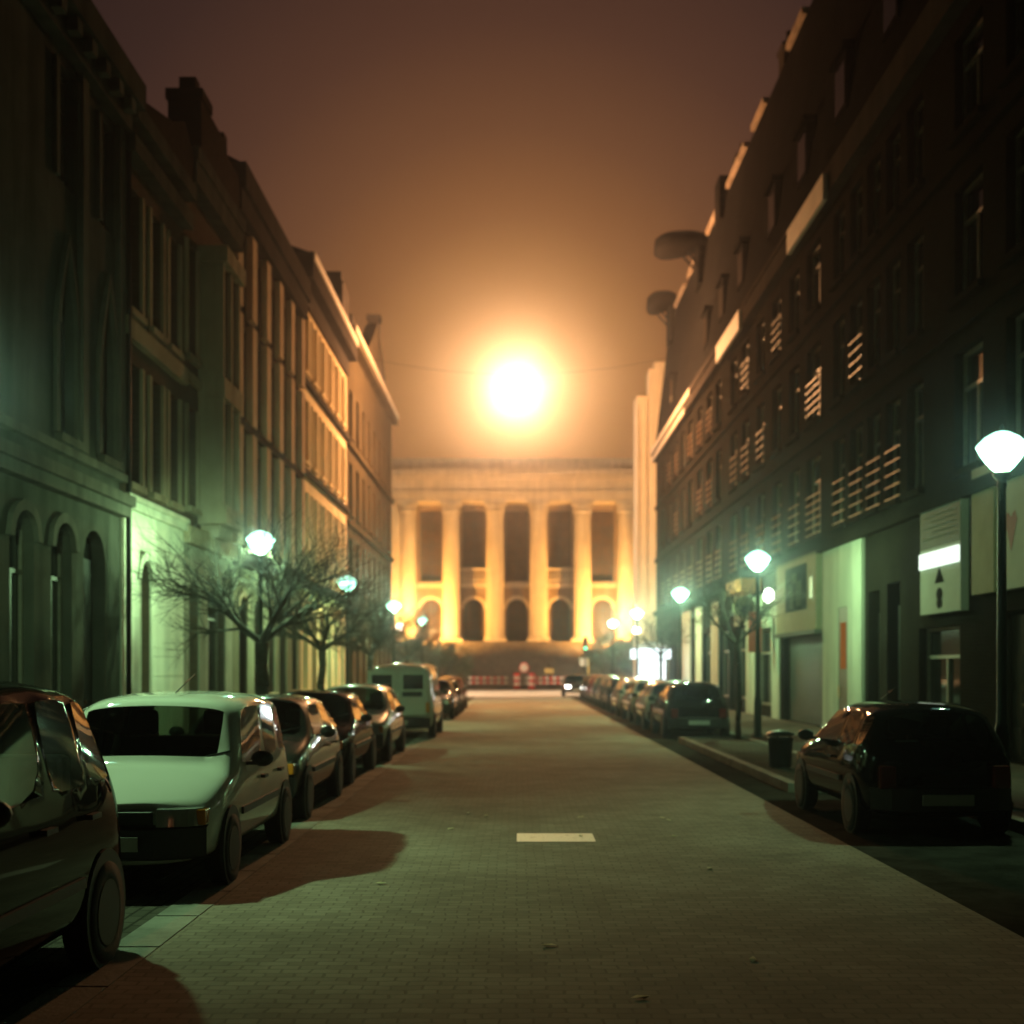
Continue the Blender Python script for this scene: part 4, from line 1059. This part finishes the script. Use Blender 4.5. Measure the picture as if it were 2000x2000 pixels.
def car(x, y, facing, label, cat, pm, L=3.8, Wd=1.64, H=1.42, zn=.70, belt=.88, yc=1.0, yw=1.72, yb=2.35, yq=3.0, yre=3.35, yrb=None, deck=None,
        name="parked_car", blind=False, detail=2, head_on=False, tail_glass=True, bumpers=None, group="cars parked along both kerbs", rub=True, antenna=False, top=None, wsin=.055):
    """facing 'cam' = nose towards the camera, 'away' = nose down the street. y is the end nearest the camera."""
    if facing == 'cam': e = empty(name, (x, y, 0), 0, label, cat, group)
    else: e = empty(name, (x, y + L, 0), math.pi, label, cat, group)
    w = Wd / 2; wt = w * .74 if H < 1.6 else w * .80
    if blind: wt = w * .93
    if top: wt = w * top
    yrb = L - .14 if yrb is None else yrb
    zr = H
    def low(y_, ws, zb, yb_=None, yoff=0):
        yy = y_ if yb_ is None else yb_
        return [(ws - .10, y_, .21), (ws - .015, y_, .33), (ws, y_, .60), (ws - .035, yy, zb)]
    St = []
    zc = belt + .03
    St.append(low(.05, w * .80, zn - .05) + [(w * .66, .06, zn), (w * .38, .03, zn + .02), (0, .02, zn + .025)])
    St.append(low(.24, w * .955, zn) + [(w * .80, .24, zn + .06), (w * .44, .22, zn + .085), (0, .21, zn + .095)])
    ym = .24 + (yc - .24) * .55
    St.append(low(ym, w, belt - .07) + [(w * .85, ym, belt - .02), (w * .46, ym - .02, belt + .015), (0, ym - .03, belt + .025)])
    St.append(low(yc + .05, w, belt) + [(w * .87, yc, zc), (w * .47, yc - .09, zc + .02), (0, yc - .12, zc + .03)])
    St.append(low(yc + .20, w, belt, yc + .15) + [(wt * .97, yw, H - .09), (wt * .58, yw - .05, H - .035), (0, yw - .07, H - .02)])
    St.append(low(yb, w, belt + .005) + [(wt, yb, H - .065), (wt * .62, yb, H - .005), (0, yb, H + .01)])
    St.append(low(yq, w, belt + .015) + [(wt * .99, yq - .02, H - .075), (wt * .6, yq - .02, H - .01), (0, yq - .02, H + .005)])
    ylow = min(L - .4, yre + .25)
    zrb = belt + (.04 if deck is None else .05)
    St.append(low(ylow, w * .99, belt + .02, min(yrb - .12, ylow)) + [(wt * .94, yre, H - .12), (wt * .56, yre + .03, H - .055), (0, yre + .05, H - .04)])
    if deck is None:
        yt = L - .03
        St.append(low(L - .18, w * .95, belt) + [(w * .82, yrb, zrb), (w * .46, yrb + .05, zrb + .015), (0, yrb + .06, zrb + .02)])
        St.append(low(yt - .03, w * .83, belt - .17) + [(w * .70, yt, belt - .13), (w * .40, yt + .025, belt - .12), (0, yt + .03, belt - .12)])
    else:
        St.append(low(yrb + .02, w * .99, belt) + [(w * .82, yrb, zrb), (w * .46, yrb + .04, zrb + .015), (0, yrb + .05, zrb + .02)])
        St.append(low(L - .2, w * .94, deck - .04) + [(w * .80, L - .2, deck), (w * .44, L - .17, deck + .02), (0, L - .16, deck + .025)])
        St.append(low(L - .05, w * .82, deck - .12) + [(w * .70, L - .03, deck - .07), (w * .40, L, deck - .06), (0, L, deck - .06)])
    bm = bmesh.new(); V = []
    for sct in St:
        R_ = [bm.verts.new(p) for p in sct]; L_ = [bm.verts.new((-p[0], p[1], p[2])) for p in sct[:6]] + [R_[6]]
        V.append((R_, L_))
    MI = {'paint': 0}; names = ["body"]; mats_ = [pm]
    def idx(n_, m_): names.append(n_); mats_.append(m_); return len(names) - 1
    groups = []
    wsi = idx("windscreen", M_carglass); rwi = idx("rear_window", M_carglass)
    ws_f, rw_f, side_f = [], [], []
    nS = len(St)
    for k in range(nS - 1):
        for side in (0, 1):
            for r in range(6):
                a, b_, c, d = V[k][side][r], V[k + 1][side][r], V[k + 1][side][r + 1], V[k][side][r + 1]
                vs = (a, b_, c, d) if side == 0 else (d, c, b_, a)
                f = bm.faces.new(vs)
                if k == 3 and r in (4, 5): ws_f.append(f)
                if k == 7 and r in (4, 5) and tail_glass: rw_f.append(f)
                if r == 3 and k in ((4,) if blind else (4, 5, 6)): side_f.append(f)
        bm.faces.new((V[k][0][0], V[k][1][0], V[k + 1][1][0], V[k + 1][0][0]))
    for k, flip in ((0, 1), (nS - 1, 0)):
        R_, L_ = V[k]
        for r in range(5):
            vs = (R_[r], R_[r + 1], L_[r + 1], L_[r]); bm.faces.new(vs if not flip else tuple(reversed(vs)))
        vs = (R_[5], R_[6], L_[5]); bm.faces.new(vs if not flip else tuple(reversed(vs)))
    bmesh.ops.recalc_face_normals(bm, faces=bm.faces)
    bmesh.ops.inset_region(bm, faces=ws_f, thickness=wsin, use_even_offset=True)
    for f in ws_f: f.material_index = wsi
    if rw_f:
        bmesh.ops.inset_region(bm, faces=rw_f, thickness=.07, use_even_offset=True)
        for f in rw_f: f.material_index = rwi
    for f in side_f:
        bmesh.ops.inset_individual(bm, faces=[f], thickness=.042, use_even_offset=True)
        f.material_index = idx("side_window", M_carglass)
    bmesh.ops.recalc_face_normals(bm, faces=bm.faces)
    cr = bm.edges.layers.float.new("crease_edge"); cv = bm.verts.layers.float.new("crease_vert")
    for vt in bm.verts:     # keep the corners of the windows tight
        gl_ = [f for f in vt.link_faces if f.material_index]
        if len(gl_) == 1: vt[cv] = .62
    for ed in bm.edges:
        a, b_ = ed.link_faces[0].material_index if ed.link_faces else 0, ed.link_faces[-1].material_index if ed.link_faces else 0
        if a != b_: ed[cr] = .85
    me = bpy.data.meshes.new("cage"); bm.to_mesh(me); bm.free()
    tmp = bpy.data.objects.new("cage", me); COL.objects.link(tmp)
    sb = tmp.modifiers.new("s", 'SUBSURF'); sb.levels = 2; sb.render_levels = 2
    dg = bpy.context.evaluated_depsgraph_get(); ev = tmp.evaluated_get(dg)
    sm = bpy.data.meshes.new_from_object(ev)
    bpy.data.objects.remove(tmp)
    split_by_material(sm, names, mats_, e)
    # wheels
    rw_ = .285 if H < 1.6 else .31; wy = (.68, L - .66)
    for wyy in wy:
        for sx_ in (-1, 1):
            xo = sx_ * (w - .004); xi = sx_ * (w - .17)
            a_ = MB().lathe([(.0005, 0), (rw_ + .045, 0), (rw_ + .045, -sx_ * .03)], (sx_ * (w + .002), wyy, rw_ + .02), 24, 'x', smooth=False)
            a_.build("wheel_arch", M_trim, e)
            wh = MB().lathe([(rw_ * .62, 0), (rw_ * .95, 0.004 * sx_), (rw_, -.03 * sx_), (rw_, -.16 * sx_), (rw_ * .9, -.18 * sx_)], (xo + .012 * sx_, wyy, rw_), 26, 'x').build("wheel", M_tyre, e)
            rm = MB().lathe([(.0005, .0), (.05, .004 * sx_), (.06, -.02 * sx_), (rw_ * .5, -.025 * sx_), (rw_ * .63, .004 * sx_)], (xo + .014 * sx_, wyy, rw_), 22, 'x').build("rim", M_rim, wh)
    # bumpers
    bm_ = M_trim if bumpers is None else bumpers
    def bump(ys, sgn, nm):
        m = MB(); n = 9; pts = []
        for k in range(n):
            t = -1 + 2 * k / (n - 1); pts.append((t * w * .90, ys + sgn * (-.07 * (1 - abs(t) ** 3) + .14 * abs(t) ** 4)))
        for (p, q) in zip(pts, pts[1:]):
            m.quad((p[0], p[1], .30), (q[0], q[1], .30), (q[0], q[1], .52), (p[0], p[1], .52), smooth=True)
            m.quad((p[0], p[1], .52), (q[0], q[1], .52), (q[0], q[1] + sgn * .16, .55), (p[0], p[1] + sgn * .16, .55))
            m.quad((p[0], p[1], .30), (q[0], q[1], .30), (q[0], q[1] + sgn * .16, .26), (p[0], p[1] + sgn * .16, .26))
        return m.build(nm, bm_, e)
    bump(0.0, 1, "front_bumper"); bump(L + .0, -1, "rear_bumper")
    # grille, lamps, plates
    MB().box(-w * .42, w * .42, -.005, .05, zn - .14, zn - .03).build("grille", M_trim, e, .01)
    for sx_ in (-1, 1):
        cx = sx_ * w * .66
        hl = MB(); n = 8
        for k in range(7):      # wrap-round rectangular lens
            t0, t1 = k / 7, (k + 1) / 7
            fx = lambda t: sx_ * (w * .46 + w * .40 * t); fy = lambda t: -.005 + .03 * t + .10 * t ** 4
            za, zb_ = zn - .145, zn - .012
            hl.quad((fx(t0), fy(t0), za), (fx(t1), fy(t1), za), (fx(t1), fy(t1) + .02, zb_), (fx(t0), fy(t0) + .02, zb_), smooth=True)
            hl.quad((fx(t0), fy(t0) + .02, zb_), (fx(t1), fy(t1) + .02, zb_), (fx(t1), fy(t1) + .14, zb_ + .01), (fx(t0), fy(t0) + .14, zb_ + .01))
            hl.quad((fx(t0), fy(t0), za), (fx(t1), fy(t1), za), (fx(t1), fy(t1) + .14, za), (fx(t0), fy(t0) + .14, za))
        hl.build("headlamp", emit("lit_headlamp", (1, .97, .9), 22) if head_on else M_headl, e)
        MB().box(min(sx_ * w * .80, sx_ * w * .90), max(sx_ * w * .80, sx_ * w * .90), .10, .24, zn - .14, zn - .02).build("indicator", M_amber, e, .01)
        tx = sx_ * w * .72
        ty = L - .09
        MB().box(tx - .09, tx + .09, ty, ty + .085, belt - .36, belt - .12).build("tail_lamp", M_taill, e, .02)
        # mirrors
        MB().box(min(sx_ * (w - .04), sx_ * (w + .06)), max(sx_ * (w - .04), sx_ * (w + .06)), yc + .40, yc + .45, belt + .03, belt + .06).build("mirror_arm", M_trim, e)
        mo = MB().lathe([(.0005, -.07), (.05, -.05), (.078, 0), (.07, .05), (.055, .06)], (0, 0, 0), 14, 'y').build("wing_mirror", M_trim, e)
        mo.location = (sx_ * (w + .10), yc + .42, belt + .085); mo.scale = (1.25, .8, .9)
        # handles and rub strip
        for yy in ((yb - .22,) if H < 1.5 and L < 3.9 else (yb - .22, yq - .12)):
            MB().box(min(sx_ * (w - .02), sx_ * (w + .02)), max(sx_ * (w - .02), sx_ * (w + .02)), yy, yy + .16, belt - .13, belt - .10).build("door_handle", M_trim, e)
        if rub:
            MB().box(min(sx_ * (w - .02), sx_ * (w + .014)), max(sx_ * (w - .02), sx_ * (w + .014)), 1.05, L - 1.05, .52, .58).build("rub_strip", M_trim, e)
    MB().box(-.26, .26, -.105, -.085, .36, .47).build("number_plate", M_plate, e)
    MB().box(-.26, .26, L + .085, L + .105, .36, .47).build("number_plate", M_plate, e)
    if detail > 1:
        # cabin
        for sx_ in (-1, 1):
            s_ = MB(); cx = sx_ * w * .42; y0 = yw + .25
            s_.box(cx - .23, cx + .23, y0 - .35, y0 + .2, .35, .55)
            s_.quad((cx - .23, y0 + .2, .5), (cx + .23, y0 + .2, .5), (cx + .2, y0 + .42, H - .42), (cx - .2, y0 + .42, H - .42))
            s_.quad((cx - .23, y0 + .32, .5), (cx + .23, y0 + .32, .5), (cx + .2, y0 + .5, H - .42), (cx - .2, y0 + .5, H - .42))
            s_.quad((cx - .2, y0 + .42, H - .42), (cx + .2, y0 + .42, H - .42), (cx + .2, y0 + .5, H - .42), (cx - .2, y0 + .5, H - .42))
            o = s_.build("front_seat", M_seat, e, .03)
            MB().box(cx - .13, cx + .13, y0 + .43, y0 + .52, H - .40, H - .17).build("headrest", M_seat, o, .04)
        MB().box(-w * .8, w * .8, yq - .45, yq + .05, .35, .58).box(-w * .78, w * .78, yq + .0, yq + .14, .5, H - .45).build("rear_seat", M_seat, e, .04)
        MB().box(-w * .84, w * .84, yc + .12, yc + .55, belt - .35, belt - .0).build("dashboard", M_seat, e, .04)
        sw = MB(); cx = w * .42
        for k in range(16):
            a, c = 2 * math.pi * k / 16, 2 * math.pi * (k + 1) / 16
            sw.tube((cx + .18 * math.cos(a), yc + .66 + .06 * math.sin(a), belt + .0 + .17 * math.sin(a)), (cx + .18 * math.cos(c), yc + .66 + .06 * math.sin(c), belt + .0 + .17 * math.sin(c)), .014, n=5)
        sw.build("steering_wheel", M_seat, e)
        for cx in (-.30, .28):
            MB().tube((cx, yc - .06, zc + .045), (cx + .42, yc + .10, zc + .14), .009, n=5).build("wiper", M_trim, e)
    if antenna:
        MB().tube((.12, yw + .1, H + .0), (.12, yw + .75, H + .16), .006, n=5).build("antenna", M_trim, e)
    return e

P_white = paint("white", (.60, .59, .53)); P_black = paint("black", (.005, .005, .006), coat=.5); P_dgreen = paint("dark_green", (.012, .026, .02), .3)
P_dgrey = paint("dark_grey", (.07, .07, .066), .5); P_silver = paint("silver", (.40, .40, .37), .6); P_blue = paint("dark_blue", (.014, .02, .04), .2)
P_beige = paint("beige", (.36, .31, .23), .1); P_red = paint("dark_red", (.10, .012, .01)); P_van = paint("van_white", (.58, .60, .50), 0, .4)

XCL, XCR = -3.28, 4.45
# left row, noses towards the camera
car(-3.28, 4.25, 'cam', "dark rounded people carrier with an orange gleam on its roof at the left edge", "people carrier", P_black,
    L=3.95, Wd=1.70, H=1.70, zn=.86, belt=1.02, yc=.95, yw=1.85, yb=2.5, yq=3.1, yre=3.45, antenna=False, bumpers=P_black)
car(-3.14, 9.75, 'cam', "white boxy small car with seats showing through its windscreen, antenna on the roof", "car", P_white,
    L=3.75, Wd=1.62, H=1.54, zn=.68, belt=.88, yc=.98, yw=1.42, yb=2.15, yq=2.85, yre=3.25, antenna=True, top=.88, wsin=.10)
car(-3.26, 14.2, 'cam', "dark grey hatchback parked directly behind the white boxy car", "car", P_dgrey, L=3.9, Wd=1.66, H=1.42, belt=.89, yc=1.05, yw=1.8)
car(-3.34, 18.7, 'cam', "black saloon parked two behind the white boxy car, its roof edge lit", "car", P_black, L=4.2, Wd=1.68, H=1.40, yc=1.15, yw=1.95, yb=2.5, yq=3.05, yre=3.2, yrb=3.55, deck=.93)
car(-3.24, 23.5, 'cam', "silver grey estate car parked in front of the white van", "car", P_silver, L=4.2, Wd=1.68, H=1.44, yc=1.15, yw=1.9, yb=2.5, yq=3.3, yre=3.85)
# panel van, back doors towards the camera
def van(x, y, label):
    e = car(x, y, 'away', label, "van", P_van, L=4.3, Wd=1.80, H=1.90, zn=.86, belt=1.02, yc=.72, yw=1.25, yb=1.9, yq=3.2, yre=4.12, yrb=4.27, name="panel_van", blind=True, detail=1, tail_glass=False, group=None)
    L, w = 4.3, .9
    for sx_ in (-1, 1):
        d = MB().box(min(sx_ * .015, sx_ * .74), max(sx_ * .015, sx_ * .74), L - .02, L + .035, .58, 1.72).build("rear_door", P_van, e, .03)
        MB().box(min(sx_ * .14, sx_ * .64), max(sx_ * .14, sx_ * .64), L + .03, L + .042, 1.24, 1.60).build("door_window", M_glass, d, .02)
        MB().box(min(sx_ * .70, sx_ * .80), max(sx_ * .70, sx_ * .80), L - .05, L + .05, .66, .92).build("indicator", M_amber if sx_ < 0 else M_taill, e, .02)
    MB().box(-.62, -.12, L + .036, L + .06, 1.06, 1.18).build("handle_recess", M_trim, e, .01)
    return e
van(-2.98, 31.8, "white panel van with its windowed back doors facing down the left row")
car(-3.0, 43.5, 'cam', "dark car with glinting roof parked just beyond the white van", "car", P_blue, L=4.0, Wd=1.66, detail=1)
car(-3.0, 48.4, 'cam', "black hatchback last but one in the left row", "car", P_black, L=3.9, Wd=1.66, detail=1)
car(-3.05, 53.6, 'cam', "dark red hatchback at the far end of the left row", "car", P_red, L=3.9, Wd=1.66, detail=1)
# right row, noses down the street
car(4.38, 13.0, 'away', "black small hatchback at the right edge with headrests showing in its rear window", "car", P_black, L=3.7, Wd=1.62, H=1.40, belt=.88, yre=3.3, antenna=True)
car(4.52, 31.6, 'away', "black hatchback seen from behind beside the slim young tree", "car", P_black, L=3.8, Wd=1.66, H=1.42, bumpers=None)
right = [(36.4, P_silver, "silver hatchback parked in front of the black one on the right", 3.7), (41.0, P_beige, "beige saloon third from the slim tree in the right row", 4.1),
         (46.2, P_silver, "silver estate car in the middle of the right row", 4.2), (51.3, P_black, "black car near the middle of the far right row", 4.0),
         (56.2, P_dgrey, "dark grey car beside the near side of the lit kiosk", 3.9), (61.0, P_dgreen, "dark green car level with the lit kiosk", 3.9), (65.8, P_red, "dark red car beyond the lit kiosk", 3.9), (70.6, P_black, "last black car in the right row before the crossing", 3.9)]
for y_, p_, l_, L_ in right:
    kw = dict(yrb=3.5, yre=3.15, yq=3.0, deck=.93) if "saloon" in l_ else (dict(yq=3.3, yre=3.85) if "estate" in l_ else {})
    car(4.50, y_, 'away', l_, "car", p_, L=L_, Wd=1.66, H=1.42, detail=1, **kw)
car(3.75, 79.9, 'cam', "car with a lit headlamp coming out of the cross street", "car", P_dgrey, L=3.9, Wd=1.66, detail=1, head_on=True, group=None)
# a tall van added at the near right, out of frame, to block lamp light
car(4.45, 3.85, 'away', "added dark delivery van, out of frame at the near right, shading the road", "van", P_blue, L=4.9, Wd=1.90, H=2.2, zn=.9, belt=1.1, yc=.75, yw=1.35, yb=2.0, yq=3.4, yre=4.7, yrb=4.86, name="panel_van", blind=True, detail=1, tail_glass=False, group=None)  # this panel_van is added to block lamp light

# ------------------------------------------------------------------ haze
hm = bpy.data.materials.new("haze_air"); hm.use_nodes = True
n = hm.node_tree; n.nodes.clear()
ho = n.nodes.new("ShaderNodeOutputMaterial"); pv = n.nodes.new("ShaderNodeVolumePrincipled")
pv.inputs["Color"].default_value = (.78, .83, 1.0, 1); pv.inputs["Density"].default_value = HAZE_DENSITY; pv.inputs["Anisotropy"].default_value = HAZE_G
n.links.new(pv.outputs[0], ho.inputs["Volume"])
hz = MB().box(-150, 150, -16, 185, -1.06, 29).build("haze", hm)
tag(hz, kind="stuff", label="thin night haze glowing around the lamps")
